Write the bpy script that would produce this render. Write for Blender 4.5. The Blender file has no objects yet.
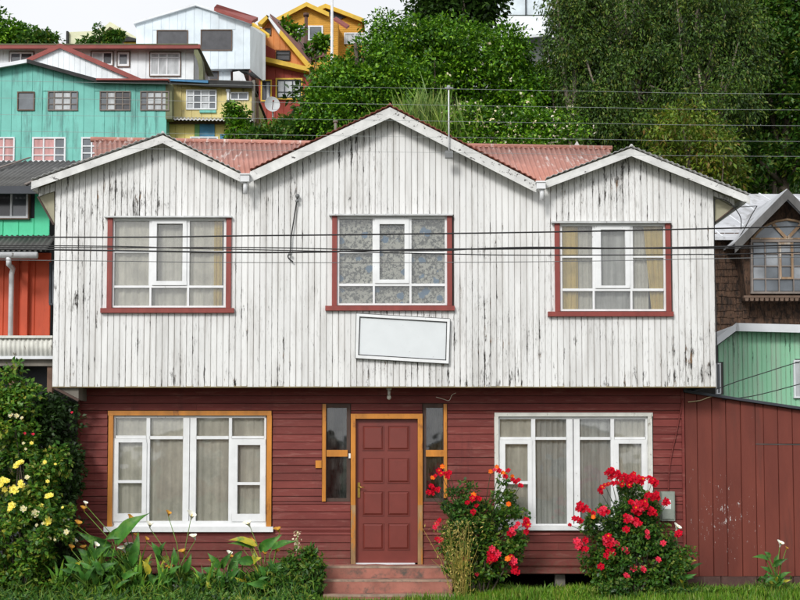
import bpy, math, random
import numpy as np
from mathutils import Vector, Matrix
random.seed(7)
R = math.radians
C = bpy.context.scene.collection
SC = bpy.context.scene

# ---------------------------------------------------------------- camera
F = 1125.0; PITCH = R(3.0); CAM = Vector((0.0, -15.0, 1.87)); PPY = 391.0
cd = bpy.data.cameras.new('camera'); cam = bpy.data.objects.new('camera', cd); C.objects.link(cam)
cd.sensor_width = 36.0; cd.lens = F / 800 * 36; cd.shift_y = (PPY - 300) / 800
cd.clip_start = 0.1; cd.clip_end = 2000
cam.location = CAM; cam.rotation_euler = (R(90) + PITCH, 0, 0)
SC.camera = cam

# ---------------------------------------------------------------- sky, sun, exposure
SUN_EL, SUN_AZ = R(33), R(205)       # azimuth measured from +Y clockwise: behind the camera, a little to the left
world = bpy.data.worlds.new('World'); SC.world = world; world.use_nodes = True
wn = world.node_tree.nodes; wl = world.node_tree.links; wn.clear()
sky = wn.new('ShaderNodeTexSky'); sky.sky_type = 'NISHITA'; sky.sun_disc = False
sky.sun_elevation = SUN_EL; sky.sun_rotation = SUN_AZ; sky.air_density = 1.0; sky.dust_density = 3.0
hs = wn.new('ShaderNodeHueSaturation'); hs.inputs['Saturation'].default_value = 0.12
mx = wn.new('ShaderNodeMix'); mx.data_type = 'RGBA'; mx.inputs[0].default_value = 0.72
tcw = wn.new('ShaderNodeTexCoord'); nzw = wn.new('ShaderNodeTexNoise'); nzw.inputs['Scale'].default_value = 2.2
nzw.inputs['Detail'].default_value = 5
crw = wn.new('ShaderNodeValToRGB')
crw.color_ramp.elements[0].position = .3; crw.color_ramp.elements[0].color = (7.5, 7.7, 8.15, 1)
crw.color_ramp.elements[1].position = .7; crw.color_ramp.elements[1].color = (8.8, 8.95, 9.2, 1)
bg = wn.new('ShaderNodeBackground'); bg.inputs['Strength'].default_value = 0.10
wo = wn.new('ShaderNodeOutputWorld')
wl.new(sky.outputs[0], hs.inputs['Color']); wl.new(hs.outputs[0], mx.inputs[6])
wl.new(tcw.outputs['Generated'], nzw.inputs['Vector']); wl.new(nzw.outputs['Fac'], crw.inputs['Fac'])
wl.new(crw.outputs[0], mx.inputs[7]); wl.new(mx.outputs[2], bg.inputs['Color']); wl.new(bg.outputs[0], wo.inputs['Surface'])
sd = bpy.data.lights.new('sun', 'SUN'); sun = bpy.data.objects.new('sun', sd); C.objects.link(sun)
sd.energy = 1.7; sd.angle = R(14); sd.color = (1.0, 0.98, 0.95)
sdir = Vector((math.sin(SUN_AZ) * math.cos(SUN_EL), math.cos(SUN_AZ) * math.cos(SUN_EL), math.sin(SUN_EL)))
sun.rotation_euler = (-sdir).to_track_quat('-Z', 'Y').to_euler()
SC.view_settings.view_transform = 'Standard'; SC.view_settings.look = 'None'
SC.view_settings.gamma = 1.0; SC.view_settings.exposure = 0.42; SC.view_settings.use_curve_mapping = False

# ---------------------------------------------------------------- photo pixel + distance -> world point
FW = Vector((0, math.cos(PITCH), math.sin(PITCH))); UP = Vector((0, -math.sin(PITCH), math.cos(PITCH)))
def W(px, py, Y):
    r = FW + Vector((1, 0, 0)) * ((px - 400) / F) + UP * ((PPY - py) / F)
    return CAM + r * ((Y - CAM.y) / r.y)
def WX(px, py, Y): return W(px, py, Y).x
def WZ(py, Y): return W(400, py, Y).z
def SCL(Y): return F / (Y - CAM.y)            # pixels per metre at depth Y

# ---------------------------------------------------------------- materials
MATS = {}
def nt(name):
    m = bpy.data.materials.new(name); m.use_nodes = True; MATS[name] = m
    n = m.node_tree.nodes; l = m.node_tree.links
    return m, n, l, n['Principled BSDF']
def noise(n, l, scale, stretch=(1, 1, 1), detail=6, rough=.6, loc=(0, 0, 0)):
    tc = n.new('ShaderNodeTexCoord'); mp = n.new('ShaderNodeMapping')
    mp.inputs['Scale'].default_value = stretch; mp.inputs['Location'].default_value = loc
    nz = n.new('ShaderNodeTexNoise'); nz.inputs['Scale'].default_value = scale
    nz.inputs['Detail'].default_value = detail; nz.inputs['Roughness'].default_value = rough
    l.new(tc.outputs['Object'], mp.inputs['Vector']); l.new(mp.outputs[0], nz.inputs['Vector'])
    return nz.outputs['Fac']
def ramp(n, l, src, p0, p1, c0=(0, 0, 0, 1), c1=(1, 1, 1, 1)):
    r = n.new('ShaderNodeValToRGB'); e = r.color_ramp.elements
    e[0].position = p0; e[1].position = p1; e[0].color = c0; e[1].color = c1
    l.new(src, r.inputs['Fac']); return r.outputs['Color']
def mixc(n, l, fac, a, b, mode='MIX'):
    x = n.new('ShaderNodeMix'); x.data_type = 'RGBA'; x.blend_type = mode
    for i, v in ((0, fac), (6, a), (7, b)):
        if hasattr(v, 'node'): l.new(v, x.inputs[i])
        elif i == 0: x.inputs[0].default_value = v
        else: x.inputs[i].default_value = (*v[:3], 1)
    return x.outputs[2]
def math_(n, l, op, a, b=0.0, c=None):
    x = n.new('ShaderNodeMath'); x.operation = op
    for i, v in enumerate((a, b) if c is None else (a, b, c)):
        if hasattr(v, 'node'): l.new(v, x.inputs[i])
        else: x.inputs[i].default_value = v
    return x.outputs[0]
def bump(n, l, b, src, strength=.3, dist=.01):
    x = n.new('ShaderNodeBump'); x.inputs['Strength'].default_value = strength; x.inputs['Distance'].default_value = dist
    l.new(src, x.inputs['Height']); l.new(x.outputs[0], b.inputs['Normal'])
def M(name, col, rough=.65, var=.25, scale=4, stretch=(1, 1, 1), dirt=None, dirt_lo=.58, dirt_hi=.66, dscale=9, dstretch=(1, 1, .12),
      bmp=.25, bdist=.004, metal=0, spec=.35, island=0, wave=None):
    m, n, l, b = nt(name)
    a = tuple(c * (1 - var) for c in col); c2 = tuple(min(1, c * (1 + var)) for c in col)
    nz = noise(n, l, scale, stretch)
    co = ramp(n, l, nz, .3, .7, (*a, 1), (*c2, 1))
    if island:
        g = n.new('ShaderNodeObjectInfo'); h = n.new('ShaderNodeHueSaturation')
        v = math_(n, l, 'MULTIPLY_ADD', g.outputs['Random'], island, 1 - island / 2)
        l.new(v, h.inputs['Value']); l.new(co, h.inputs['Color']); co = h.outputs[0]
    if dirt:
        dz = noise(n, l, dscale, dstretch, 8, .7, (3.1, 1.7, 5.2))
        co = mixc(n, l, ramp(n, l, dz, dirt_lo, dirt_hi), co, dirt)
    l.new(co, b.inputs['Base Color'])
    fn = noise(n, l, 40, (1, 1, .3), 5)
    if wave:
        tc = n.new('ShaderNodeTexCoord'); wv = n.new('ShaderNodeTexWave'); wv.bands_direction = wave[0]
        wv.inputs['Scale'].default_value = wave[1]; wv.inputs['Distortion'].default_value = .05
        l.new(tc.outputs['Object'], wv.inputs['Vector'])
        line = ramp(n, l, wv.outputs['Fac'], .0, .25)
        fn = math_(n, l, 'MULTIPLY_ADD', line, 3.0, fn)
    bump(n, l, b, fn, bmp, bdist if not wave else wave[2])
    b.inputs['Roughness'].default_value = rough; b.inputs['Metallic'].default_value = metal
    b.inputs['Specular IOR Level'].default_value = spec
    return m
def Mpeel(name, col, x0, pitch, under=(.05, .045, .04), rust=None, zb=-50.0):
    """old paint on boards: flakes off along the board joints in vertical streaks"""
    m, n, l, b = nt(name)
    tc = n.new('ShaderNodeTexCoord'); sp = n.new('ShaderNodeSeparateXYZ'); l.new(tc.outputs['Object'], sp.inputs[0])
    f = math_(n, l, 'FRACT', math_(n, l, 'DIVIDE', math_(n, l, 'SUBTRACT', sp.outputs['X'], x0), pitch))
    seam = math_(n, l, 'MULTIPLY', math_(n, l, 'ABSOLUTE', math_(n, l, 'SUBTRACT', f, .5)), 2.0)     # 1 at the joint
    seam = math_(n, l, 'POWER', seam, 4.0)
    big = noise(n, l, .9, (1, 1, 1), 4, .6, (2, 0, 8))
    st = noise(n, l, 21, (1, 1, .17), 8, .76)
    st2 = noise(n, l, 46, (1, 1, .45), 6, .75, (9, 3, 1))
    s = math_(n, l, 'ADD', st, math_(n, l, 'MULTIPLY', seam, .085))
    s = math_(n, l, 'ADD', s, math_(n, l, 'MULTIPLY', math_(n, l, 'SUBTRACT', big, .5), .40))
    zlow = math_(n, l, 'MAXIMUM', math_(n, l, 'SUBTRACT', 1.0, math_(n, l, 'DIVIDE', math_(n, l, 'SUBTRACT', sp.outputs['Z'], zb), .55)), 0.0)
    s = math_(n, l, 'ADD', s, math_(n, l, 'MULTIPLY', zlow, .035))
    mask = ramp(n, l, s, .62, .68)
    s2 = math_(n, l, 'ADD', st2, math_(n, l, 'MULTIPLY', math_(n, l, 'SUBTRACT', big, .5), .3))
    mask2 = ramp(n, l, s2, .675, .70)
    col2 = ramp(n, l, noise(n, l, 2.2, (1, 1, .3), 6), .25, .75, (*[c * .86 for c in col], 1), (*col, 1))
    g = n.new('ShaderNodeObjectInfo'); h = n.new('ShaderNodeHueSaturation')
    l.new(math_(n, l, 'MULTIPLY_ADD', g.outputs['Random'], .10, .93), h.inputs['Value']); l.new(col2, h.inputs['Color'])
    grime = ramp(n, l, math_(n, l, 'ADD', noise(n, l, 7, (1, 1, .12), 7, .65, (1, 4, 4)), math_(n, l, 'MULTIPLY', seam, .20)), .48, .80)
    co = mixc(n, l, math_(n, l, 'MULTIPLY', grime, .6), h.outputs[0], (.36, .34, .31))
    fine = ramp(n, l, math_(n, l, 'ADD', noise(n, l, 60, (1, 1, .12), 4, .7, (6, 2, 2)), math_(n, l, 'MULTIPLY', math_(n, l, 'SUBTRACT', big, .5), .5)), .54, .70)
    co = mixc(n, l, math_(n, l, 'MULTIPLY', fine, .55), co, (.30, .29, .27))
    nick = ramp(n, l, noise(n, l, 30, (.35, 1, 2.2), 6, .7, (2, 9, 5)), .70, .725)
    co = mixc(n, l, math_(n, l, 'MULTIPLY', nick, .8), co, under)
    uc = ramp(n, l, noise(n, l, 5, (1, 1, 1), 4, .6, (7, 7, 7)), .56, .66, (*under, 1), (*(rust or under), 1))
    co = mixc(n, l, mask, co, uc); co = mixc(n, l, mask2, co, uc)
    l.new(co, b.inputs['Base Color']); b.inputs['Roughness'].default_value = .6; b.inputs['Specular IOR Level'].default_value = .25
    hgt = math_(n, l, 'SUBTRACT', math_(n, l, 'MULTIPLY', st2, .35), mask)
    bump(n, l, b, hgt, .45, .004)
    return m
def Mglass(name, tint=(.96, .97, .97), refl=.045):
    m, n, l, b = nt(name); n.remove(b)
    t = n.new('ShaderNodeBsdfTransparent'); t.inputs[0].default_value = (*tint, 1)
    g = n.new('ShaderNodeBsdfGlossy'); g.inputs['Roughness'].default_value = .03
    fr = n.new('ShaderNodeFresnel'); fr.inputs[0].default_value = 1.5
    nz = noise(n, l, 2.2, (1, 1, 1), 2)
    x = n.new('ShaderNodeBump'); x.inputs['Strength'].default_value = .15; x.inputs['Distance'].default_value = .02
    l.new(nz, x.inputs['Height']); l.new(x.outputs[0], g.inputs['Normal'])
    du = n.new('ShaderNodeBsdfDiffuse'); du.inputs[0].default_value = (.35, .34, .31, 1)
    mx0 = n.new('ShaderNodeMixShader'); mx0.inputs[0].default_value = .08
    dust = ramp(n, l, noise(n, l, 9, (1, 1, .6), 8, .7, (4, 4, 4)), .42, .78)
    l.new(math_(n, l, 'MULTIPLY', dust, .12), mx0.inputs[0])
    l.new(t.outputs[0], mx0.inputs[1]); l.new(du.outputs[0], mx0.inputs[2])
    ms = n.new('ShaderNodeMixShader'); l.new(math_(n, l, 'ADD', fr.outputs[0], refl), ms.inputs[0])
    l.new(mx0.outputs[0], ms.inputs[1]); l.new(g.outputs[0], ms.inputs[2]); l.new(ms.outputs[0], n['Material Output'].inputs[0])
    return m
def Mleaf(name, cols, rough=.45, trans=.3, spec=.35):
    m, n, l, b = nt(name)
    g = n.new('ShaderNodeNewGeometry'); r = n.new('ShaderNodeValToRGB'); e = r.color_ramp.elements
    e[0].position = 0; e[0].color = (*cols[0], 1); e[1].position = 1; e[1].color = (*cols[-1], 1)
    for i, c in enumerate(cols[1:-1]):
        q = e.new((i + 1) / (len(cols) - 1)); q.color = (*c, 1)
    l.new(g.outputs['Random Per Island'], r.inputs['Fac'])
    big = noise(n, l, 1.3, (1, 1, 1), 3)
    co = mixc(n, l, ramp(n, l, big, .35, .65), r.outputs[0], (1.6, 1.4, .75), 'MULTIPLY')
    co2 = mixc(n, l, .75, r.outputs[0], co)
    l.new(co2, b.inputs['Base Color']); b.inputs['Roughness'].default_value = rough; b.inputs['Specular IOR Level'].default_value = spec
    t = n.new('ShaderNodeBsdfTranslucent'); l.new(co2, t.inputs[0])
    ms = n.new('ShaderNodeMixShader'); ms.inputs[0].default_value = trans
    l.new(b.outputs[0], ms.inputs[1]); l.new(t.outputs[0], ms.inputs[2]); l.new(ms.outputs[0], n['Material Output'].inputs[0])
    return m

# ---------------------------------------------------------------- geometry helpers
def wmat(o):
    m = Matrix.LocRotScale(o.location, o.rotation_euler, o.scale)
    return m if o.parent is None else wmat(o.parent) @ o.matrix_parent_inverse @ m
def link(name, me, mat, parent=None, kind=None):
    o = bpy.data.objects.new(name, me); C.objects.link(o)
    if mat and not me.materials: me.materials.append(mat)
    if parent is not None:
        o.parent = parent; o.matrix_parent_inverse = wmat(parent).inverted()
    if kind: o['kind'] = kind
    return o
class G:
    def __init__(s): s.v = []; s.f = []
    def add(s, vs, fs):
        k = len(s.v); s.v += [tuple(v) for v in vs]; s.f += [tuple(i + k for i in f) for f in fs]; return s
    def box(s, x0, x1, y0, y1, z0, z1):
        return s.add([(x0, y0, z0), (x1, y0, z0), (x1, y1, z0), (x0, y1, z0), (x0, y0, z1), (x1, y0, z1), (x1, y1, z1), (x0, y1, z1)],
                     [(0, 3, 2, 1), (4, 5, 6, 7), (0, 1, 5, 4), (1, 2, 6, 5), (2, 3, 7, 6), (3, 0, 4, 7)])
    def prism(s, poly, y0, y1):      # poly in (x, z)
        n = len(poly)
        return s.add([(x, y0, z) for x, z in poly] + [(x, y1, z) for x, z in poly],
                     [tuple(range(n)), tuple(range(2 * n - 1, n - 1, -1))] + [(i, i + n, (i + 1) % n + n, (i + 1) % n) for i in range(n)])
    def ppoly(s, pts, Y, t):         # prism whose front face covers the given photo pixels at depth Y
        return s.prism([(W(x, y, Y).x, W(x, y, Y).z) for x, y in pts], Y, Y + t)
    def pbox(s, x0, y0, x1, y1, Y, t):
        ym = (y0 + y1) / 2
        return s.box(WX(x0, ym, Y), WX(x1, ym, Y), Y, Y + t, WZ(y1, Y), WZ(y0, Y))
    def bar(s, a, b, w, h):          # box along a->b, w across, h high
        a = Vector(a); b = Vector(b); d = (b - a).normalized()
        u = d.cross(Vector((0, 0, 1)))
        if u.length < .01: u = Vector((1, 0, 0))
        u.normalize(); n = u.cross(d)
        vs = [p + u * sx * w / 2 + n * sz * h / 2 for p in (a, b) for sx, sz in ((-1, -1), (1, -1), (1, 1), (-1, 1))]
        return s.add(vs, [(0, 3, 2, 1), (4, 5, 6, 7), (0, 1, 5, 4), (1, 2, 6, 5), (2, 3, 7, 6), (3, 0, 4, 7)])
    def tube(s, pts, r, n=8, cap=True):
        pts = [Vector(p) for p in pts]; rs = r if hasattr(r, '__len__') else [r] * len(pts)
        k = len(s.v); ref = Vector((.3, .9, .2))
        for i, p in enumerate(pts):
            d = (pts[min(i + 1, len(pts) - 1)] - pts[max(i - 1, 0)]).normalized()
            u = d.cross(ref)
            if u.length < .05: u = d.cross(Vector((1, 0, 0)))
            u.normalize(); w = d.cross(u)
            for j in range(n):
                a = 2 * math.pi * j / n; s.v.append(tuple(p + (u * math.cos(a) + w * math.sin(a)) * rs[i]))
        for i in range(len(pts) - 1):
            for j in range(n):
                a, b = k + i * n + j, k + i * n + (j + 1) % n
                s.f.append((a, b, b + n, a + n))
        if cap:
            s.f.append(tuple(k + j for j in range(n))[::-1]); s.f.append(tuple(k + (len(pts) - 1) * n + j for j in range(n)))
        return s
    def ball(s, c, r, n=8, m=6, sz=1):
        k = len(s.v)
        for i in range(m + 1):
            t = math.pi * i / m
            for j in range(n):
                a = 2 * math.pi * j / n
                s.v.append((c[0] + r * math.sin(t) * math.cos(a), c[1] + r * math.sin(t) * math.sin(a), c[2] + r * sz * math.cos(t)))
        for i in range(m):
            for j in range(n):
                s.f.append((k + i * n + j, k + (i + 1) * n + j, k + (i + 1) * n + (j + 1) % n, k + i * n + (j + 1) % n))
        return s
    def mesh(s, name, smooth=False):
        me = bpy.data.meshes.new(name); me.from_pydata(s.v, [], s.f); me.update()
        if smooth: me.shade_smooth()
        return me
    def build(s, name, mat, parent=None, smooth=False, label=None, kind=None):
        o = link(name, s.mesh(name, smooth), mat, parent, kind)
        if label: o['label'] = label
        return o
def empty(name, loc, label, cat, group=None):
    o = bpy.data.objects.new(name, None); C.objects.link(o); o.location = loc; o.empty_display_size = .2
    o['label'] = label; o['category'] = cat
    if group: o['group'] = group
    return o
def tag(o, label, cat, group=None):
    o['label'] = label; o['category'] = cat
    if group: o['group'] = group
    return o
def corrugated(p00, p10, p01, p11, period, amp, thick=.004, seg=6):
    """sheet: p00->p10 is the direction across the ribs, p00->p01 along them"""
    p00, p10, p01, p11 = map(Vector, (p00, p10, p01, p11)); g = G()
    nrm = (p10 - p00).cross(p01 - p00).normalized()
    if nrm.z < 0: nrm = -nrm
    n = max(2, int((p10 - p00).length / period * seg)); L = (p10 - p00).length
    rows = []
    for i in range(n + 1):
        t = i / n; o = nrm * amp * math.sin(2 * math.pi * t * L / period)
        a = p00.lerp(p10, t) + o; b = p01.lerp(p11, t) + o
        g.v += [tuple(a), tuple(b), tuple(a - nrm * thick), tuple(b - nrm * thick)]
    for i in range(n):
        k = 4 * i
        g.f += [(k, k + 4, k + 5, k + 1), (k + 2, k + 3, k + 7, k + 6), (k, k + 2, k + 6, k + 4), (k + 1, k + 5, k + 7, k + 3)]
    g.f += [(0, 1, 3, 2), (4 * n, 4 * n + 2, 4 * n + 3, 4 * n + 1)]
    return g
def holed_wall(x0, x1, z0, z1, y0, y1, holes, g=None):
    g = g or G(); xs = sorted({x0, x1, *[v for h in holes for v in h[:2] if x0 < v < x1]}); zs = sorted({z0, z1, *[v for h in holes for v in h[2:] if z0 < v < z1]})
    inh = lambda x, z: any(h[0] < x < h[1] and h[2] < z < h[3] for h in holes)
    nx, nz = len(xs) - 1, len(zs) - 1
    solid = [[not inh((xs[i] + xs[i + 1]) / 2, (zs[j] + zs[j + 1]) / 2) for j in range(nz)] for i in range(nx)]
    S = lambda i, j: 0 <= i < nx and 0 <= j < nz and solid[i][j]
    for i in range(nx):
        for j in range(nz):
            if not solid[i][j]: continue
            a, b, c, d = xs[i], xs[i + 1], zs[j], zs[j + 1]
            g.add([(a, y0, c), (b, y0, c), (b, y0, d), (a, y0, d)], [(0, 1, 2, 3)])
            g.add([(a, y1, c), (b, y1, c), (b, y1, d), (a, y1, d)], [(3, 2, 1, 0)])
            if not S(i - 1, j): g.add([(a, y0, c), (a, y1, c), (a, y1, d), (a, y0, d)], [(3, 2, 1, 0)])
            if not S(i + 1, j): g.add([(b, y0, c), (b, y1, c), (b, y1, d), (b, y0, d)], [(0, 1, 2, 3)])
            if not S(i, j - 1): g.add([(a, y0, c), (b, y0, c), (b, y1, c), (a, y1, c)], [(3, 2, 1, 0)])
            if not S(i, j + 1): g.add([(a, y0, d), (b, y0, d), (b, y1, d), (a, y1, d)], [(0, 1, 2, 3)])
    return g
def planks(parent, name, xs, top, bot, holes, Y, t, mat, vgroove=.12, jitter=.002, gap=.03, rnd=random.Random(3)):
    """upright boards between the x values xs; top / bot give z at an x; holes are (x0,x1,z0,z1)"""
    for a, b in zip(xs[:-1], xs[1:]):
        w = b - a; xa, xb = a + w * gap, b - w * gap; xm = (a + b) / 2
        segs = [(None, None)]
        cuts = sorted([(h[2], h[3]) for h in holes if h[0] < xm < h[1]])
        spans = []; lo = None
        for c0, c1 in cuts: spans.append((lo, c0)); lo = c1
        spans.append((lo, None))
        for s0, s1 in spans:
            zb = [s0, s0] if s0 is not None else [bot(xa), bot(xb)]
            zt = [s1, s1] if s1 is not None else [top(xa), top(xb)]
            zb = [max(zb[0], bot(xa)), max(zb[1], bot(xb))]; zt = [min(zt[0], top(xa)), min(zt[1], top(xb))]
            if min(zt[0] - zb[0], zt[1] - zb[1]) < .015:
                if max(zt[0] - zb[0], zt[1] - zb[1]) < .03: continue
                zt = [max(zt[0], zb[0] + .004), max(zt[1], zb[1] + .004)]
            y = Y + rnd.uniform(-jitter, jitter); q = w * vgroove
            lb = rnd.uniform(-.004, .004) if s0 is None else 0
            zf = lambda x, zz: zz[0] + (zz[1] - zz[0]) * (x - xa) / (xb - xa)
            v = []
            for xx, yy in ((xa, Y + t), (xa, y + t * .5), (xa + q, y), (xb - q, y), (xb, y + t * .5), (xb, Y + t)):
                v.append((xx, yy, zf(xx, zb) + lb)); v.append((xx, yy, zf(xx, zt)))
            fs = [(2 * i, 2 * i + 2, 2 * i + 3, 2 * i + 1) for i in range(5)] + [(10, 0, 1, 11), (0, 10, 8, 6, 4, 2), (1, 3, 5, 7, 9, 11)]
            g = G().add(v, fs); g.build(name, mat, parent)

def leafmesh(name, P, D, N, L, Wd, mat, parent=None, fold=.12, kind=None, label=None):
    P = np.asarray(P, float); n = len(P)
    if n == 0: return None
    D = D / np.linalg.norm(D, axis=1, keepdims=True)
    S = np.cross(D, N); S /= np.linalg.norm(S, axis=1, keepdims=True) + 1e-9; Nn = np.cross(S, D)
    L = L[:, None]; Wd = Wd[:, None]
    V = np.empty((n, 4, 3)); mid = P + D * L * .45
    V[:, 0] = P; V[:, 1] = mid + S * Wd / 2 + Nn * Wd * fold; V[:, 2] = P + D * L - Nn * L * .08; V[:, 3] = mid - S * Wd / 2 + Nn * Wd * fold
    me = bpy.data.meshes.new(name); me.vertices.add(4 * n); me.vertices.foreach_set('co', V.reshape(-1).astype(np.float32))
    me.loops.add(4 * n); me.loops.foreach_set('vertex_index', np.arange(4 * n, dtype=np.int32))
    me.polygons.add(n); me.polygons.foreach_set('loop_start', np.arange(0, 4 * n, 4, dtype=np.int32))
    me.update(calc_edges=True)
    o = link(name, me, mat, parent, kind)
    if label: o['label'] = label
    return o
RS = np.random.RandomState(11)
def unit(n, rs=None):
    v = (rs or RS).normal(size=(n, 3)); return v / np.linalg.norm(v, axis=1, keepdims=True)
def clumps(blobs, nclump, rc, per, flat=.75):
    """leaf positions in clumps spread through the ellipsoids (centre, radii); returns positions, outward directions, clump centres"""
    vols = np.array([b[1][0] * b[1][1] * b[1][2] for b in blobs]) ** .8; pr = vols / vols.sum()
    cs = []
    for i in RS.choice(len(blobs), nclump, p=pr):
        u = unit(1)[0]; rr = RS.uniform(.2, 1) ** .45 * RS.uniform(.85, 1.17)
        cs.append(np.array(blobs[i][0]) + u * np.array(blobs[i][1]) * rr)
    cs = np.array(cs); rcs = rc * RS.uniform(.45, 1.5, nclump)
    P = []; Dn = []
    for c, r in zip(cs, rcs):
        u = unit(per); rad = r * RS.uniform(.15, 1, per)[:, None] ** .5
        P.append(c + u * rad * np.array([1, 1, flat])); Dn.append(u)
    return np.concatenate(P), np.concatenate(Dn), cs
# ================================================================ MATERIALS
YU = -0.45                                   # front plane of the upper storey; the lower storey's is Y = 0
PITCHW = 6.12 / SCL(YU); XL, XR = WX(53.5, 290, YU), WX(715, 290, YU)
NPL = round((XR - XL) / PITCHW); PITCHW = (XR - XL) / NPL
m_white = Mpeel('peeling_white_paint', (.80, .80, .785), XL, PITCHW, rust=(.22, .12, .05), zb=WZ(386.5, YU))
m_gap = M('dark_backing', (.09, .085, .08), .9)
m_maroon_plain = M('maroon_paint', (.162, .032, .026), .6, .22, 5, (1, 1, 1), dirt=(.23, .085, .07), dirt_lo=.60, dirt_hi=.75, dscale=7, dstretch=(.35, 1, 2.2), bmp=.35, island=.24, spec=.25)
m_maroon, _n, _l, _b = nt('maroon_clapboard_paint')
_tc = _n.new('ShaderNodeTexCoord'); _sp = _n.new('ShaderNodeSeparateXYZ'); _l.new(_tc.outputs['Object'], _sp.inputs[0]); _oi = _n.new('ShaderNodeObjectInfo')
_c = ramp(_n, _l, noise(_n, _l, 2.0, (.5, 1, 1.5), 6, .65), .28, .72, (.125, .022, .019, 1), (.205, .045, .036, 1))
_c = mixc(_n, _l, ramp(_n, _l, noise(_n, _l, 9, (.25, 1, 2.0), 8, .75, (3, 3, 3)), .52, .72), _c, (.25, .095, .078))      # faded, chalky streaks
_c = mixc(_n, _l, ramp(_n, _l, noise(_n, _l, 5, (1, 1, .15), 7, .7, (8, 1, 1)), .56, .74), _c, (.085, .022, .020))         # run marks
_h = _n.new('ShaderNodeHueSaturation'); _l.new(math_(_n, _l, 'MULTIPLY_ADD', _oi.outputs['Random'], .30, .85), _h.inputs['Value']); _l.new(_c, _h.inputs['Color'])
_mud = math_(_n, _l, 'MAXIMUM', math_(_n, _l, 'SUBTRACT', 1.0, math_(_n, _l, 'DIVIDE', _sp.outputs['Z'], .75)), 0.0)
_mud = math_(_n, _l, 'MULTIPLY', _mud, ramp(_n, _l, noise(_n, _l, 14, (1, 1, 1), 8, .8, (1, 6, 1)), .42, .62))
_c = mixc(_n, _l, _mud, _h.outputs[0], (.13, .085, .055))
_c = mixc(_n, _l, ramp(_n, _l, noise(_n, _l, 34, (.5, 1, 1), 6, .75, (5, 5, 9)), .715, .73), _c, (.30, .22, .18))           # small chips
_l.new(_c, _b.inputs['Base Color']); _b.inputs['Roughness'].default_value = .62; _b.inputs['Specular IOR Level'].default_value = .25
bump(_n, _l, _b, noise(_n, _l, 30, (.3, 1, 2), 6, .7), .4, .004)
m_door = M('door_paint', (.175, .034, .025), .42, .12, 3, dirt=(.10, .03, .025), dirt_lo=.62, dirt_hi=.8, dscale=3, dstretch=(1, 1, .5), bmp=.15, spec=.45)
m_shed_old = M('shed_paint', (.180, .042, .032), .62, .2, 3, (1, 1, .3), dirt=(.5, .47, .45), dirt_lo=.735, dirt_hi=.75, dscale=11, dstretch=(1, 1, .22), bmp=.3, island=.16)
m_shed, _n, _l, _b = nt('shed_paint_flaked')
_tc = _n.new('ShaderNodeTexCoord'); _sp = _n.new('ShaderNodeSeparateXYZ'); _l.new(_tc.outputs['Object'], _sp.inputs[0])
def _band(src, c, w):      # 1 at c falling to 0 at distance w
    return math_(_n, _l, 'MAXIMUM', math_(_n, _l, 'SUBTRACT', 1.0, math_(_n, _l, 'DIVIDE', math_(_n, _l, 'ABSOLUTE', math_(_n, _l, 'SUBTRACT', src, c)), w)), 0.0)
_m = math_(_n, _l, 'MULTIPLY', _band(_sp.outputs['X'], W(722, 510, 0).x, .75), _band(_sp.outputs['Z'], W(722, 520, 0).z, .85))
_s = math_(_n, _l, 'ADD', noise(_n, _l, 30, (1, 1, .28), 8, .8), math_(_n, _l, 'MULTIPLY', _m, .12))
_c = ramp(_n, _l, noise(_n, _l, 2.5, (1, 1, .25), 6), .3, .7, (.120, .030, .022, 1), (.185, .047, .032, 1))
_h = _n.new('ShaderNodeHueSaturation'); _oi = _n.new('ShaderNodeObjectInfo'); _l.new(math_(_n, _l, 'MULTIPLY_ADD', _oi.outputs['Random'], .16, .92), _h.inputs['Value']); _l.new(_c, _h.inputs['Color'])
_c = mixc(_n, _l, ramp(_n, _l, noise(_n, _l, 6, (1, 1, .1), 6, .7, (4, 1, 1)), .55, .75), _h.outputs[0], (.11, .035, .026))
_l.new(mixc(_n, _l, ramp(_n, _l, _s, .682, .70), _c, (.62, .60, .58)), _b.inputs['Base Color']); _b.inputs['Roughness'].default_value = .65; _b.inputs['Specular IOR Level'].default_value = .25
bump(_n, _l, _b, noise(_n, _l, 40, (1, 1, .3), 5), .3, .004)
m_shedbase = M('shed_base_weathered', (.085, .045, .038), .85, .35, 8, dirt=(.2, .17, .14), dirt_lo=.6, dirt_hi=.7)
m_jamb = M('rust_red_trim', (.24, .050, .040), .55, .2, 8, (1, 1, .3), dirt=(.12, .04, .03), dirt_lo=.62, dirt_hi=.7)
m_frame = M('white_window_paint', (.74, .75, .75), .5, .08, 6, dirt=(.22, .2, .17), dirt_lo=.66, dirt_hi=.70, dscale=18, dstretch=(1, 1, .5), bmp=.3)
m_trimw = M('cream_window_paint', (.62, .62, .57), .6, .12, 6, dirt=(.2, .17, .13), dirt_lo=.60, dirt_hi=.68, dscale=16, dstretch=(1, 1, .5), bmp=.4)
m_barge = M('bargeboard_paint', (.62, .62, .60), .6, .2, 5, dirt=(.09, .085, .08), dirt_lo=.61, dirt_hi=.65, dscale=13, dstretch=(.5, 1, 1), bmp=.4)
m_bargel = M('bargeboard_weathered', (.60, .60, .58), .6, .15, 5, dirt=(.07, .065, .06), dirt_lo=.58, dirt_hi=.61, dscale=22, dstretch=(1, 1, 1), bmp=.4)
m_orange = M('varnished_pine', (.50, .19, .022), .38, .3, 5, (1, 1, .25), dirt=(.20, .06, .012), dirt_lo=.58, dirt_hi=.68, dscale=10, dstretch=(1, 1, .35), spec=.5)
m_orangew = M('weathered_pine', (.33, .20, .09), .7, .4, 7, (1, 1, .25), dirt=(.50, .18, .02), dirt_lo=.50, dirt_hi=.6, dscale=7, dstretch=(1, 1, .3))
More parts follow.
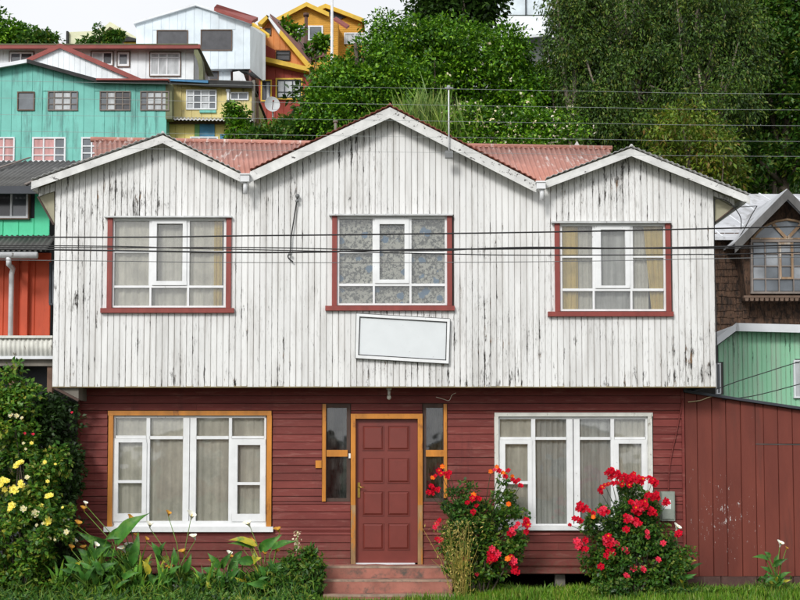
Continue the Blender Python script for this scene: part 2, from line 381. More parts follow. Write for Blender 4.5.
m_flash = M('zinc_flashing', (.55, .56, .56), .5, .2, 8, dirt=(.08, .07, .06), dirt_lo=.62, dirt_hi=.66, dscale=20)
m_salmon = M('salmon_roof_paint', (.41, .185, .14), .6, .18, 3, (1, .4, 1), dirt=(.60, .50, .46), dirt_lo=.56, dirt_hi=.64, dscale=9, dstretch=(1.6, .12, .12), bmp=.2)
m_rusted = M('red_roof_edge', (.30, .10, .07), .7, .3, 9)
m_zincr = M('zinc_roof', (.50, .50, .49), .55, .2, 3, dirt=(.2, .18, .16), dirt_lo=.6, dirt_hi=.72)
m_soffit = M('tan_soffit', (.36, .34, .24), .75, .18, 3, dirt=(.2, .17, .1), dirt_lo=.55, dirt_hi=.75)
m_glass = Mglass('window_glass'); m_glassd = Mglass('window_glass_side', refl=.035)
m_concr = M('red_concrete', (.33, .135, .10), .85, .22, 5, dirt=(.10, .085, .07), dirt_lo=.52, dirt_hi=.68, dscale=5, dstretch=(1, 1, 1), bmp=.5)
m_tread = M('worn_tread', (.33, .23, .17), .9, .3, 6, dirt=(.14, .12, .1), dirt_lo=.55, dirt_hi=.7, dscale=8, dstretch=(1, 1, 1), bmp=.5)
m_brass = M('brass', (.50, .33, .08), .28, .2, 30, metal=1.0)
m_black = M('black_rubber', (.015, .015, .016), .5, .2)
m_wireg = M('grey_cable', (.16, .165, .165), .5, .2)
m_wood = M('grey_post_wood', (.18, .165, .14), .85, .3, 6, (1, 1, .2))
m_soil = M('dark_soil', (.035, .028, .020), .95, .4, 4, bmp=.8, bdist=.03)
m_metalw = M('white_metal_pipe', (.66, .67, .68), .45, .12, 8, dirt=(.2, .18, .16), dirt_lo=.62, dirt_hi=.68, dscale=14)
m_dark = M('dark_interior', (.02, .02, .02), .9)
m_darkw = M('dark_window_timber', (.075, .045, .035), .7, .3, 8, (1, 1, .3))

def Mcurtain(name, col, fold=9.0, var=.18):
    m, n, l, b = nt(name)
    f = noise(n, l, fold, (1, 1, .05), 4, .6)
    co = ramp(n, l, f, .3, .7, (*[c * (1 - var) for c in col], 1), (*[min(1, c * (1 + var)) for c in col], 1))
    st = noise(n, l, 3, (1, 1, 1), 5, .6, (5, 5, 5))
    co = mixc(n, l, ramp(n, l, st, .5, .8), co, tuple(c * .72 for c in col))
    l.new(co, b.inputs['Base Color']); b.inputs['Roughness'].default_value = .9; b.inputs['Specular IOR Level'].default_value = .1
    t = n.new('ShaderNodeBsdfTranslucent'); l.new(co, t.inputs[0]); ms = n.new('ShaderNodeMixShader'); ms.inputs[0].default_value = .12
    l.new(b.outputs[0], ms.inputs[1]); l.new(t.outputs[0], ms.inputs[2]); l.new(ms.outputs[0], n['Material Output'].inputs[0])
    return m
m_curt = Mcurtain('beige_curtain', (.80, .75, .63)); m_curt2 = Mcurtain('grey_net_curtain', (.58, .57, .53), 14, .3)
m_curty = Mcurtain('yellow_curtain', (.72, .54, .20)); m_curtg = Mcurtain('pale_curtain', (.74, .70, .60), 11)
def Mlace():
    m, n, l, b = nt('blue_floral_lace')
    a = noise(n, l, 4.2, (1, 1, 1), 3, .5); c = noise(n, l, 26, (1, 1, 1), 5, .75, (3, 3, 3))
    tc = n.new('ShaderNodeTexCoord'); vo = n.new('ShaderNodeTexVoronoi'); vo.inputs['Scale'].default_value = 17
    l.new(tc.outputs['Object'], vo.inputs['Vector'])
    v2 = n.new('ShaderNodeTexVoronoi'); v2.inputs['Scale'].default_value = 6.0; l.new(tc.outputs['Object'], v2.inputs['Vector'])
    co = mixc(n, l, ramp(n, l, c, .46, .53), (.13, .135, .12), (.62, .60, .52))
    co = mixc(n, l, ramp(n, l, vo.outputs['Distance'], .25, .32), (.64, .61, .53), co)
    fl = math_(n, l, 'ADD', v2.outputs['Distance'], math_(n, l, 'MULTIPLY', math_(n, l, 'SUBTRACT', c, .5), .5))
    co = mixc(n, l, ramp(n, l, fl, .26, .30, (1, 1, 1, 1), (0, 0, 0, 1)), co, (.14, .25, .38))
    l.new(co, b.inputs['Base Color']); b.inputs['Roughness'].default_value = .9
    return m
m_lace = Mlace()

# ================================================================ GROUND
def hgt(x, y):
    h = max(0.0, min(18.5, (y - 9.5) * .5)); s = 1.0 if y > 9.5 else 0
    return h + s * .35 * math.sin(x * .23 + y * .11) * min(1, h / 3)
def axis(lo, hi, fine0, fine1, step, big):
    v = list(np.arange(lo, fine0, big)) + list(np.arange(fine0, fine1, step)) + list(np.arange(fine1, hi + big, big)); return v
gx = axis(-600, 600, -60, 60, 2.5, 60); gy = axis(-300, 1200, -24, 72, 1.5, 60)
vs = [(x, y, hgt(x, y)) for y in gy for x in gx]; nx = len(gx)
fs = [(j * nx + i, j * nx + i + 1, (j + 1) * nx + i + 1, (j + 1) * nx + i) for j in range(len(gy) - 1) for i in range(nx - 1)]
m_ground = M('grassy_earth', (.045, .065, .018), .95, .4, 1.2, dirt=(.07, .05, .03), dirt_lo=.5, dirt_hi=.65, dscale=1.3, dstretch=(1, 1, 1), bmp=.8, bdist=.03)
G().add(vs, fs).build('ground', m_ground, kind='structure', smooth=True)
m_asph = M('asphalt', (.05, .05, .052), .9, .25, 3, bmp=.6)
m_kerb = M('concrete_kerb', (.30, .29, .27), .9, .2, 3, bmp=.5)
G().box(-600, 600, -13.5, -6.2, -.2, .004).build('road', m_asph, kind='structure')
G().box(-600, 600, -6.2, -6.02, -.2, .12).build('kerb', m_kerb, kind='structure')
G().box(-600, 600, -6.02, -4.4, -.2, .10).build('pavement', m_kerb, kind='structure')

# ================================================================ MAIN HOUSE
house = empty('timber_house', (0, 3.5, 0), 'two storey timber house with peeling white upper boards over maroon siding and three gables', 'house')
# roofline of the bargeboards (their top edge), plane YB
YB = YU - .17
RL = [(34, 181), (163, 135.5), (240, 174)], [(250, 172), (390, 107.5), (536, 182)], [(546, 180.5), (631, 148.5), (745, 195)]
RLW = [[(W(x, y, YB).x, W(x, y, YB).z) for x, y in g] for g in RL]
flat = [p for g in RLW for p in g]
def roofz(x):
    if x <= flat[0][0]: return flat[0][1]
    for (xa, za), (xb, zb) in zip(flat[:-1], flat[1:]):
        if xa <= x <= xb: return za + (zb - za) * (x - xa) / (xb - xa)
    return flat[-1][1]
ZB = WZ(386.5, YU)                            # bottom of the upper storey
ZF = WZ(574, 0)                               # bottom of the lower siding
XL0, XR0 = WX(78, 480, 0), WX(684, 480, 0)
def pr(x0, y0, x1, y1, Y):                    # photo rectangle -> (x0,x1,z0,z1)
    ym = (y0 + y1) / 2; return (WX(x0, ym, Y), WX(x1, ym, Y), WZ(y1, Y), WZ(y0, Y))
UWIN = [pr(108, 216.5, 230.5, 309, YU), pr(333, 214.5, 451, 307, YU), pr(556, 221, 670.5, 313, YU)]
# upper boards
xs = [XL + i * PITCHW for i in range(NPL + 1)]
planks(house, 'plank', xs, lambda x: roofz(x) - .045, lambda x: ZB, UWIN, YU, .022, m_white, vgroove=.065, jitter=.0025, gap=.004)
# short boards that carry the gables out under the side eaves
retL = [WX(38.5, 190, YU) + i * (XL - WX(38.5, 190, YU)) / 3 for i in range(4)]
planks(house, 'plank', retL, lambda x: roofz(x) - .06, lambda x: WZ(196.5 - (x - retL[0]) / (retL[3] - retL[0]) * 6, YU), [], YU, .022, m_white)
xr1 = WX(735, 200, YU); retR = [XR + i * (xr1 - XR) / 4 for i in range(5)]
planks(house, 'plank', retR, lambda x: roofz(x) - .06, lambda x: min(roofz(x) - .075, WZ(195.5 + (x - XR) / (xr1 - XR) * 10, YU)), [], YU, .022, m_white)
# bracing panels below those returns
b = G().ppoly([(38.7, 196.5), (54.2, 190.5), (54.2, 224)], YU + .03, .03); b.build('eave_bracket', m_soffit, house)
G().bar(W(38.2, 197, YU + .02), W(54, 225, YU + .02), .05, .02).build('bracket_trim', m_darkw, house)
G().ppoly([(715.2, 197.5), (733, 207.5), (715.2, 221.5)], YU + .03, .03).build('eave_bracket', m_soffit, house)
G().bar(W(733.4, 208, YU + .02), W(715.3, 222, YU + .02), .04, .015).build('bracket_trim', m_darkw, house)
G().ppoly([(54, 388), (78.5, 387.5), (78.5, 400)], YU + .06, .4).build('floor_bracket', m_wood, house)
G().bar(W(55, 388, YU + .04), W(79, 400.5, YU + .04), .05, .03).build('bracket_trim', m_darkw, house)
# structural walls behind the boards
ztop = min(p[1] for p in flat) - .1
up = holed_wall(XL + .01, XR - .01, ZB + .02, ztop, YU + .024, YU + .11, UWIN)
for gx_ in RLW:
    pts = [(max(XL + .01, min(XR - .01, x)), z) for x, z in gx_]
    poly = [(pts[0][0], ztop + .002)] + [(pts[0][0], roofz(pts[0][0]) - .07), (pts[1][0], pts[1][1] - .07), (pts[2][0], roofz(pts[2][0]) - .07)] + [(pts[2][0], ztop + .002)]
    up.prism([(x, z) for x, z in poly], YU + .025, YU + .105)
up.box(XL + .02, XL + .10, YU + .111, 7.4, ZB + .02, ztop); up.box(XR - .10, XR - .02, YU + .111, 7.4, ZB + .02, ztop)
up.box(XL + .02, XR - .02, 7.4, 7.48, 0.0, ztop)
up.build('wall_backing', m_gap, house)
sidepl = []
for sx, nm in ((XL - .002, 'left'), (XR + .002, 'right')):
    for i in range(26):
        y0 = YU + .03 + i * .3; g = G().box(min(sx, sx + (.02 if nm == 'left' else -.02)), max(sx, sx + (.02 if nm == 'left' else -.02)), y0, y0 + .292, ZB, ztop)
        g.build('side_board', m_white, house)
m_ply = M('cream_underside', (.42, .40, .31), .8, .15, 4)
G().box(XL + .02, XR - .02, YU + .115, 7.39, ZB + .022, ZB + .10).build('upper_floor', m_ply, house)
G().box(XL + .002, XR - .002, YU + .004, YU + .11, ZB - .012, ZB + .018).build('floor_edge_board', M('floor_edge', (.30, .24, .13), .8, .3), house)
# lower storey
OB = [(107.5, 410.8, 272.5, 532), (322, 404, 351, 501.8), (350.5, 413.7, 422.8, 567), (422.3, 404, 447.2, 501.8), (494.3, 412.5, 653, 530.5)]
HOLL = [pr(111, 415, 268, 527, 0), pr(325, 406, 349, 499, 0), pr(354, 417, 419, 566, 0), pr(425, 406, 444, 499, 0), pr(498, 416, 649, 526, 0)]
low = holed_wall(XL0 + .01, XR0 - .01, ZF + .01, ZB + .02, .022, .10, HOLL)
low.box(XL0 + .01, XL0 + .09, .101, 7.39, 0, ZB + .02); low.box(XR0 - .09, XR0 - .01, .101, 7.39, 0, ZB + .02)
low.build('wall_backing', m_darkw, house)
for sx, s2 in ((XL0 - .012, XL0 + .009), (XR0 - .009, XR0 + .012)):
    for i in range(24):
        z0 = ZF + i * (ZB - ZF) / 24; G().box(sx, s2, .0, 7.38, z0, z0 + (ZB - ZF) / 24 - .006).build('side_clapboard', m_maroon, house)
G().box(XL0 + .10, XR0 - .10, .12, 7.38, ZF - .02, ZF + .06).build('ground_floor', m_dark, house)
G().box(XL0 + .10, XR0 - .10, 2.6, 2.68, ZF + .062, ZB).build('partition', m_dark, house)
G().box(XL + .12, XR - .12, 2.4, 2.48, ZB + .11, ztop).build('partition', M('upstairs_wall', (.10, .10, .11), .9), house)
NR = 24; rnd = random.Random(5)
def clap(x0, x1, ya, yb, full=True):
    za, zb = WZ(yb, 0), WZ(ya, 0)
    if x1 - x0 < .5: return
    X0, X1 = WX(x0, (ya + yb) / 2, 0), WX(x1, (ya + yb) / 2, 0); h = zb - za
    j = rnd.uniform(-.003, .003); t = rnd.uniform(-.002, .002); gp = min(.007, h * .12)
    prof = [(.021, za + gp), (-.012 + j, za + gp), (-.013 + j, za + gp + .006), (-.002 + j * .5, zb), (.021, zb)]
    G().add([(X0 + .001, y, z + t * 0) for y, z in prof] + [(X1 - .001, y, z + t) for y, z in prof],
            [(4, 3, 2, 1, 0), (5, 6, 7, 8, 9)] + [(i, (i + 1) % 5, (i + 1) % 5 + 5, i + 5) for i in range(5)]).build('clapboard', m_maroon, house)
Y0p, Y1p = 388.2, 574.0
for i in range(NR):
    ya = Y0p + (Y1p - Y0p) * i / NR; yb = Y0p + (Y1p - Y0p) * (i + 1) / NR
    cutsY = sorted({ya, yb, *[v for o in OB for v in (o[1], o[3]) if ya + .6 < v < yb - .6]})
    for ca, cb in zip(cutsY[:-1], cutsY[1:]):
        cm = (ca + cb) / 2; obs = [o for o in OB if o[1] < cm < o[3]]; x = 78.0
        for o in obs + [(684.0, 0, 684, 0)]:
            if o[0] - x > .6:
                if o[0] - x > 200 and rnd.random() < .6:      # long rows have a butt joint
                    q = x + rnd.uniform(.3, .7) * (o[0] - x); clap(x, q, ca, cb); clap(q, o[0], ca, cb)
                else: clap(x, o[0], ca, cb)
            x = max(x, o[2])
G().pbox(76.6, 389, 79.3, 574, -.025, .04).build('corner_board', m_maroon, house)
G().pbox(682.6, 389.5, 685.2, 579, -.025, .04).build('corner_board', m_maroon, house)
# foundation posts
for px in (90, 150, 215, 300, 478, 560, 640, 676):
    X = WX(px, 580, .15); G().box(X - .065, X + .065, .13, .26, -.15, ZF + .0).build('foundation_post', m_wood, house)
for px in (120, 260, 520, 600):
    X = WX(px, 580, .15); G().box(X - .065, X + .065, 2.0, 2.13, -.15, ZF + .0).build('foundation_post', m_wood, house)
G().box(XL0, XR0, .6, 7.4, .003, .02).build('crawlspace_soil', m_soil, house)
G().box(XL0 + .1, XR0 - .1, 3.6, 3.65, .0, ZF - .02).build('crawlspace_boarding', m_dark, house)

# roofs --------------------------------------------------------
def slope_sheet(a, b, y0, y1, mat, up=.03):
    return corrugated((a[0], y0, a[1] + up), (b[0], y0, b[1] + up), (a[0], y1, a[1] + up), (b[0], y1, b[1] + up), .078, .007).build('gable_roof_sheet', mat, house, True)
for gi, g_ in enumerate(RLW):
    a, p, c = g_
    if gi == 0: a = (a[0] - .03, a[1] - .01)
    if gi == 2: c = (c[0] + .06, c[1] - .02)
    mt = (m_zincr, m_rusted, m_zincr)[gi]
    slope_sheet(a, p, YB - .035, 4.0, mt); slope_sheet(p, c, YB - .035, 4.0, mt)
    G().tube([(p[0], YB - .03, p[1] + .035), (p[0], 3.6, p[1] + .035)], .018, 8).build('ridge_cap', mt, house)
    h = (.092, .130, .092)[gi]
    for u, v in ((a, p), (p, c)):
        m2 = m_bargel if (gi == 1 and v is c) else m_barge
        G().prism([(u[0], u[1] - h), (v[0], v[1] - h), (v[0], v[1]), (u[0], u[1])], YB - .012, YB + .012).build('bargeboard', m2, house)
        # narrow lower strip with a slight step, and soffit boards back to the wall
        G().prism([(u[0], u[1] - h - .012), (v[0], v[1] - h - .012), (v[0], v[1] - h + .018), (u[0], u[1] - h + .018)], YB - .02, YB - .0125).build('bargeboard_bead', m_barge, house)
        G().prism([(u[0], u[1] - .045), (v[0], v[1] - .045), (v[0], v[1] - .025), (u[0], u[1] - .025)], YB + .0125, YU + .02).build('soffit', m_soffit, house)
        G().prism([(u[0], u[1] - .024), (v[0], v[1] - .024), (v[0], v[1] + .01), (u[0], u[1] + .01)], YB + .013, 3.9).build('roof_decking', m_soffit, house)
# side eave fascias
G().box(RLW[0][0][0] - .02, RLW[0][0][0] + .005, YB + .013, 7.4, RLW[0][0][1] - .12, RLW[0][0][1] - .02).build('eave_fascia', m_barge, house)
G().box(RLW[2][2][0] - .005, RLW[2][2][0] + .02, YB + .013, 7.4, RLW[2][2][1] - .10, RLW[2][2][1] - .02).build('eave_fascia', m_barge, house)
# salmon main roof, ribs running up the slope
YR = 3.3
rl, rr = W(94, 139.5, YR), W(609, 148.5, YR); el, er = Vector((WX(96, 188, -.38), -.38, WZ(188, -.38))), Vector((WX(628, 190, -.38), -.38, WZ(191, -.38)))
corrugated(rl, rr, el, er, .082, .014, .004, 8).build('main_roof_sheet', m_salmon, house, True)
bl, br = Vector((rl.x, 7.5, el.z + .2)), Vector((rr.x, 7.5, er.z + .2))
corrugated(rl, rr, bl, br, .105, .017, .004, 6).build('main_roof_sheet', m_salmon, house, True)
G().tube([rl + Vector((-.05, 0, .0)), rr + Vector((.05, 0, .0))], .045, 10).build('ridge_cap', m_salmon, house, True)
rb = G()
nt_ = 80
for i in range(nt_):
    p = rl.lerp(rr, (i + .5) / nt_); d = (el - rl).normalized(); q = p + d * .17
    rb.box(q.x - .03, q.x + .02, q.y - .01, q.y + .02, q.z + .012, q.z + .03)
rb.build('ridge_fixings', m_salmon, house, kind='stuff')
for p0, p1, p2 in ((rl, el, bl), (rr, er, br)):
    G().add([p0 - Vector((0, 0, .03)), p1 - Vector((0, 0, .03)), p2 - Vector((0, 0, .03))], [(0, 1, 2)]).build('end_gable', m_gap, house)
vent = W(575, 148, 4.2); G().prism([(vent.x - .16, vent.z - .2), (vent.x + .17, vent.z - .2), (vent.x + .02, vent.z + .10)], 4.1, 4.5).build('roof_vent', m_zincr, house)
# rain heads and spouts in the two valleys
for (cx, yt, yb, yp) in ((244.7, 174, 181.5, 194.5), (541.3, 181.5, 188.5, 201)):
    p = G().pbox(cx - 4.6, yt, cx + 4.4, yb, YB - .10, .10); p.pbox(cx - 5.2, yt - .8, cx + 5, yt + .6, YB - .112, .124)
    o = p.build('rain_head', m_metalw, house)
    q = W(cx + .6, (yb + yp) / 2, YB - .04)
    G().tube([(q.x, YB - .04, WZ(yb - .5, YB)), (q.x, YB - .04, WZ(yp, YB))], .028, 12).build('spout', m_metalw, o, True)

# windows ------------------------------------------------------
def curtain(name, x0, y0, x1, y1, Y, mat, parent, nf=9, amp=.022, rn=random.Random(2), tilt=None):
    X0, X1, Z0, Z1 = pr(x0, y0, x1, y1, Y); n = max(24, nf * 8); g = G(); ph = [rn.uniform(0, 6) for _ in range(4)]
    for j in range(5):
        t = j / 4
        for i in range(n + 1):
            s = i / n; w = math.sin(s * nf * 6.283 + ph[0] + .8 * math.sin(s * 7 + ph[1])) + .5 * math.sin(s * nf * 13 + ph[2])
            xx = X0 + (X1 - X0) * s
            if tilt: xx += tilt * (1 - t) * (s if tilt > 0 else 1 - s)
            g.v.append((xx, Y + amp * w * (.5 + .5 * t), Z1 + (Z0 - Z1) * t))
    for j in range(4):
        for i in range(n): k = j * (n + 1) + i; g.f.append((k, k + 1, k + n + 2, k + n + 1))
    return g.build(name, mat, parent, True)
def window(parent, Y, frame, sashes, panes, mat=None, depth=.07):
    g = G()
    for r in frame: g.pbox(*r[:4], Y + (r[4] if len(r) > 4 else 0), depth - (r[4] if len(r) > 4 else 0))
    w = g.build('window', mat or m_frame, parent)
    for s in sashes:
        sg = G()
        for r in s: sg.pbox(*r, Y - .014, .05)
        sg.build('sash', mat or m_frame, w)
    for p in panes:
        G().pbox(p[0] - .6, p[1] - .6, p[2] + .6, p[3] + .6, Y + .03, .004).build('pane', m_glass, w)
    return w
def upper_window(x0, x1, y0, y1, cols, midbar, lowbar, sashg, curtains, dy=0):
    """x0,x1,y0,y1: inside of the casing; cols: the two dividers; lowbar: y of the rail above the bottom lights"""
    (a0, a1), (b0, b1) = cols; L0, L1 = lowbar
    fr = [(x0, y0, x1, y0 + 2.6), (x0, y1 - 1.8, x1, y1), (x0, y0 + 2.6, x0 + 2.2, y1 - 1.8), (x1 - 2.2, y0 + 2.6, x1, y1 - 1.8),
          (a0, y0 + 2.6, a1, L0), (b0, y0 + 2.6, b1, L0), (a0 + .3, L1, a0 + 2.3, y1 - 1.8), (b0 + 1, L1, b0 + 3, y1 - 1.8), (x0 + 2.2, L0, x1 - 2.2, L1),
          (x0 + 2.2, midbar, a0, midbar + 1.6, .008), (b1, midbar, x1 - 2.2, midbar + 1.6, .008)]
    gx0, gy0, gx1, gy1 = sashg
    sa = [[(a1 - .6, y0 + 2.0, b0 + .6, gy0), (a1 - .6, gy1, b0 + .6, L0 - .4), (a1 - .6, gy0, gx0, gy1), (gx1, gy0, b0 + .6, gy1)]]
    pn = [(x0 + 2.2, y0 + 2.6, a0, midbar), (x0 + 2.2, midbar + 1.6, a0, L0), sashg, (b1, y0 + 2.6, x1 - 2.2, midbar), (b1, midbar + 1.6, x1 - 2.2, L0),
          (x0 + 2.2, L1, a0 + .3, y1 - 1.8), (a0 + 2.3, L1, b0 + 1, y1 - 1.8), (b0 + 3, L1, x1 - 2.2, y1 - 1.8)]
    w = window(house, YU + .004, fr, sa, pn)
    J = 5.0
    G().pbox(x0 - J, y0 - .2, x0 - .1, y1 + .4, YU - .03, .06).build('casing', m_jamb, w)
    G().pbox(x1 + .1, y0 - .2, x1 + J, y1 + .4, YU - .03, .06).build('casing', m_jamb, w)
    G().pbox(x0 - J - 6.8, y1 + .5, x1 + J + 2.8, y1 + 5.2, YU - .055, .08).build('sill', m_jamb, w)
    G().pbox(x0 - J - 3, y0 - 2.2, x1 + J + .8, y0 - .7, YU - .07, .09).build('drip_flashing', m_flash, w)
    G().pbox(x0 - J, y0 - .65, x1 + J, y0 - .3, YU - .028, .05).build('painted_shadow_line', m_darkw, w)  # solid dark strip painted in for the shadow line below the flashing
    for c in curtains: curtain('curtain', *c[:4], YU + .085 + c[6], c[4], w, nf=c[5], amp=c[7] if len(c) > 7 else .012, tilt=c[8] if len(c) > 8 else None)
upper_window(112, 226, 218, 307.5, ((149, 152.5), (186, 189.5)), 251, (285.5, 287.8), (156.5, 223.5, 182.5, 281),
             [(109, 217.5, 152, 308, m_curt, 5, 0), (148, 217.5, 190, 308, m_curtg, 5, .02), (186, 217.5, 220, 308, m_curt, 4, 0), (214, 217.5, 222, 308, m_curty, 2, -.02), (219, 217.5, 229.5, 308, m_curt2, 2, .03)])
upper_window(337, 447, 216, 305.2, ((372.5, 375.5), (408.5, 411.5)), 251.5, (283.5, 286), (379.5, 224, 404.5, 279.5),
             [(334, 215.5, 450, 306, m_lace, 2, 0, .008)])
upper_window(560, 666, 223.5, 311, ((592.5, 596), (629.5, 633)), 256, (288.5, 291), (601, 229.5, 625.5, 285.5),
             [(557.5, 222, 578, 312, m_curty, 4, -.02, .012), (572, 222, 596, 312, m_curtg, 4, .02), (592, 222, 633, 312, m_curt2, 3, .01), (630, 222, 648, 312, m_curtg, 5, .02), (651, 222, 667, 312, m_curty, 4, -.02, .014, -.10)])

# lower left window
YW = .012
fr = [(112.5, 415.5, 266, 418), (112.5, 521, 266, 527), (112.5, 418, 115, 521), (264, 418, 266, 521), (146, 418, 149.6, 521), (182.8, 418, 189.0, 521), (189.7, 418, 196, 521),
      (228.6, 418, 231.6, 521), (115, 435.5, 146, 438.4), (149.6, 436, 182.8, 439.2), (196, 436, 228.6, 439.2), (231.6, 436, 264, 438.6)]
sa = [[(111.8, 438.6, 146.4, 442.4), (111.8, 513.5, 146.4, 521.5), (111.8, 442.4, 118, 513.5), (142, 442.4, 146.4, 513.5), (118, 480.2, 142, 483)],
      [(231.4, 439, 265.6, 445), (231.4, 514, 265.6, 521.5), (231.4, 445, 237.3, 514), (260, 445, 265.6, 514), (237.3, 482.2, 260, 485)]]
pn = [(115, 418, 146, 435.5), (149.6, 418, 182.8, 436), (196, 418, 228.6, 436), (231.6, 418, 264, 436), (118, 442.4, 142, 480.2), (118, 483, 142, 513.5), (149.6, 439.2, 182.8, 521),
      (196, 439.2, 228.6, 521), (237.3, 445, 260, 482.2), (237.3, 485, 260, 514)]
w = window(house, YW, fr, sa, pn)
G().pbox(107.8, 415.4, 112.4, 526.5, -.035, .055).build('casing', m_orange, w); G().pbox(266.6, 415.4, 271.4, 526.5, -.035, .055).build('casing', m_orange, w)
G().pbox(107.8, 410.8, 271.4, 415.3, -.035, .055).build('casing', m_orange, w)
G().pbox(103.5, 526.8, 273, 532, -.065, .085).build('sill', m_frame, w)
curtain('curtain', 112, 416, 190, 526, .075, m_curt, w, 9, .010); curtain('curtain', 188, 416, 267, 526, .08, m_curt, w, 9, .010)
# lower right window
fr = [(499, 416.6, 648.5, 419), (499, 524, 648.5, 526), (497, 419, 500, 524), (646, 419, 648.5, 524), (531.5, 419, 535.5, 524), (566.8, 419, 573, 524), (574, 419, 580, 524),
      (611, 419, 614.5, 524), (500, 437, 531.5, 439.6), (535.5, 437, 566.8, 439.8), (580, 437, 611, 439.8), (614.5, 437, 646, 439.4)]
sa = [[(499.4, 439.8, 532.2, 444), (499.4, 519.5, 532.2, 524), (499.4, 444, 505.4, 519.5), (528, 444, 532.2, 519.5), (505.4, 481.2, 528, 484.2)],
      [(614, 439.6, 647, 443.6), (614, 519, 647, 524), (614, 443.6, 619, 519), (642, 443.6, 647, 519), (619, 482, 642, 484.6)]]
pn = [(500, 419, 531.5, 437), (535.5, 419, 566.8, 437), (580, 419, 611, 437), (614.5, 419, 646, 437), (505.4, 444, 528, 481.2), (505.4, 484.2, 528, 519.5), (535.5, 439.8, 566.8, 524),
      (580, 439.8, 611, 524), (619, 443.6, 642, 482), (619, 484.6, 642, 519)]
w = window(house, YW, fr, sa, pn)
G().pbox(494.6, 416.5, 498.8, 525.3, -.035, .055).build('casing', m_trimw, w); G().pbox(648.6, 416.5, 652.8, 525.3, -.035, .055).build('casing', m_trimw, w)
G().pbox(494.6, 412.6, 652.8, 416.4, -.035, .055).build('casing', m_trimw, w)
G().pbox(493.6, 525.6, 653.4, 530.4, -.055, .075).build('sill', m_frame, w)
curtain('curtain', 499, 417, 536, 525, .075, m_curtg, w, 4, .012); curtain('curtain', 534, 417, 575, 525, .085, m_curt2, w, 7, .016)
curtain('curtain', 572, 417, 614, 525, .085, m_curt2, w, 5, .014); curtain('curtain', 612, 417, 648, 525, .075, m_curtg, w, 6, .014)

# side lights
def sidelight(x0, x1, fx0, fx1, strip, name):
    g = G(); g.pbox(fx0, 404.5, fx1, 407.8, .004, .06); g.pbox(fx0, 498.2, fx1, 501.5, .004, .06); g.pbox(fx0, 407.8, x0, 498.2, .004, .06); g.pbox(x1, 407.8, fx1, 498.2, .004, .06)
    w = g.build('side_light', m_darkw, house)
    G().pbox(x0 - .4, 450, x1 + 1, 456.6, -.016, .05).build('middle_rail', m_orange, w)
    G().pbox(strip[0], 404, strip[1], 501.5 if strip[0] < 400 else 498, -.03, .034).build('casing', m_orange, w)
    for a, b_ in ((407.8, 450), (456.6, 498.2)): G().pbox(x0 - .3, a, x1 + .3, b_, .03, .004).build('pane', m_glassd, w)
    curtain('curtain', x0 - 1, 406, x1 + 1, 500, .40, m_dnet, w, 4, .02)
m_dnet = Mcurtain('dark_net', (.10, .105, .10), 20, .3)
sidelight(326.8, 346.6, 325.9, 350.3, (322.2, 325.8), 'l'); sidelight(426.2, 443.0, 423.2, 443.6, (443.7, 447), 'r')
G().pbox(315.5, 460.5, 321.6, 468, -.03, .02).build('pine_block', m_orange, house)

# door
door = G().pbox(355.8, 419.2, 417.6, 562.8, .03, .045).build('door', m_door, house)
for cx0, cx1 in ((363.2, 382.8), (388.4, 408.6)):
    for cy0, cy1 in ((426.3, 449.5), (458.5, 482.2), (491.8, 514.8), (523.8, 548.8)):
        X0, X1, Z0, Z1 = pr(cx0, cy0, cx1, cy1, .03); g = G(); q = .022
        # raised field with a sloping border and a thin moulding round it
        g.add([(X0, .029, Z0), (X1, .029, Z0), (X1, .029, Z1), (X0, .029, Z1), (X0 + q, .014, Z0 + q), (X1 - q, .014, Z0 + q), (X1 - q, .014, Z1 - q), (X0 + q, .014, Z1 - q)],
              [(4, 5, 6, 7), (0, 1, 5, 4), (1, 2, 6, 5), (2, 3, 7, 6), (3, 0, 4, 7)])
        for bx in ((X0 - .012, X1 + .012, Z0 - .012, Z0 - .002), (X0 - .012, X1 + .012, Z1 + .002, Z1 + .012), (X0 - .012, X0 - .002, Z0 - .002, Z1 + .002), (X1 + .002, X1 + .012, Z0 - .002, Z1 + .002)):
            g.box(bx[0], bx[1], .018, .0295, bx[2], bx[3])
        g.build('door_panel', m_door, door)
hp = W(358.8, 490, -.01)
G().pbox(357.6, 482.5, 360.1, 497.5, .016, .013).build('handle_plate', m_brass, door)
G().tube([(hp.x, .016, hp.z + .04), (hp.x, -.03, hp.z + .04), (hp.x, -.032, hp.z + .035)], .009, 8).tube([(hp.x - .005, -.03, hp.z + .04), (hp.x + .075, -.034, hp.z + .037)], .008, 8).build('door_handle', m_brass, door, True)
def jamb(x0, x1):
    G().pbox(x0, 418.8, x1, 505, -.045, .14).build('door_frame', m_orange, house); G().pbox(x0, 505, x1, 565.6, -.044, .14).build('door_frame', m_orangew, house)
jamb(350.8, 355.5); jamb(417.8, 422.6)
G().pbox(350.8, 413.8, 422.6, 418.7, -.046, .14).build('door_frame', m_orange, house)
G().pbox(353.8, 563.1, 415, 565.2, -.02, .10).build('threshold', M('threshold_metal', (.75, .76, .78), .35, .1), house)
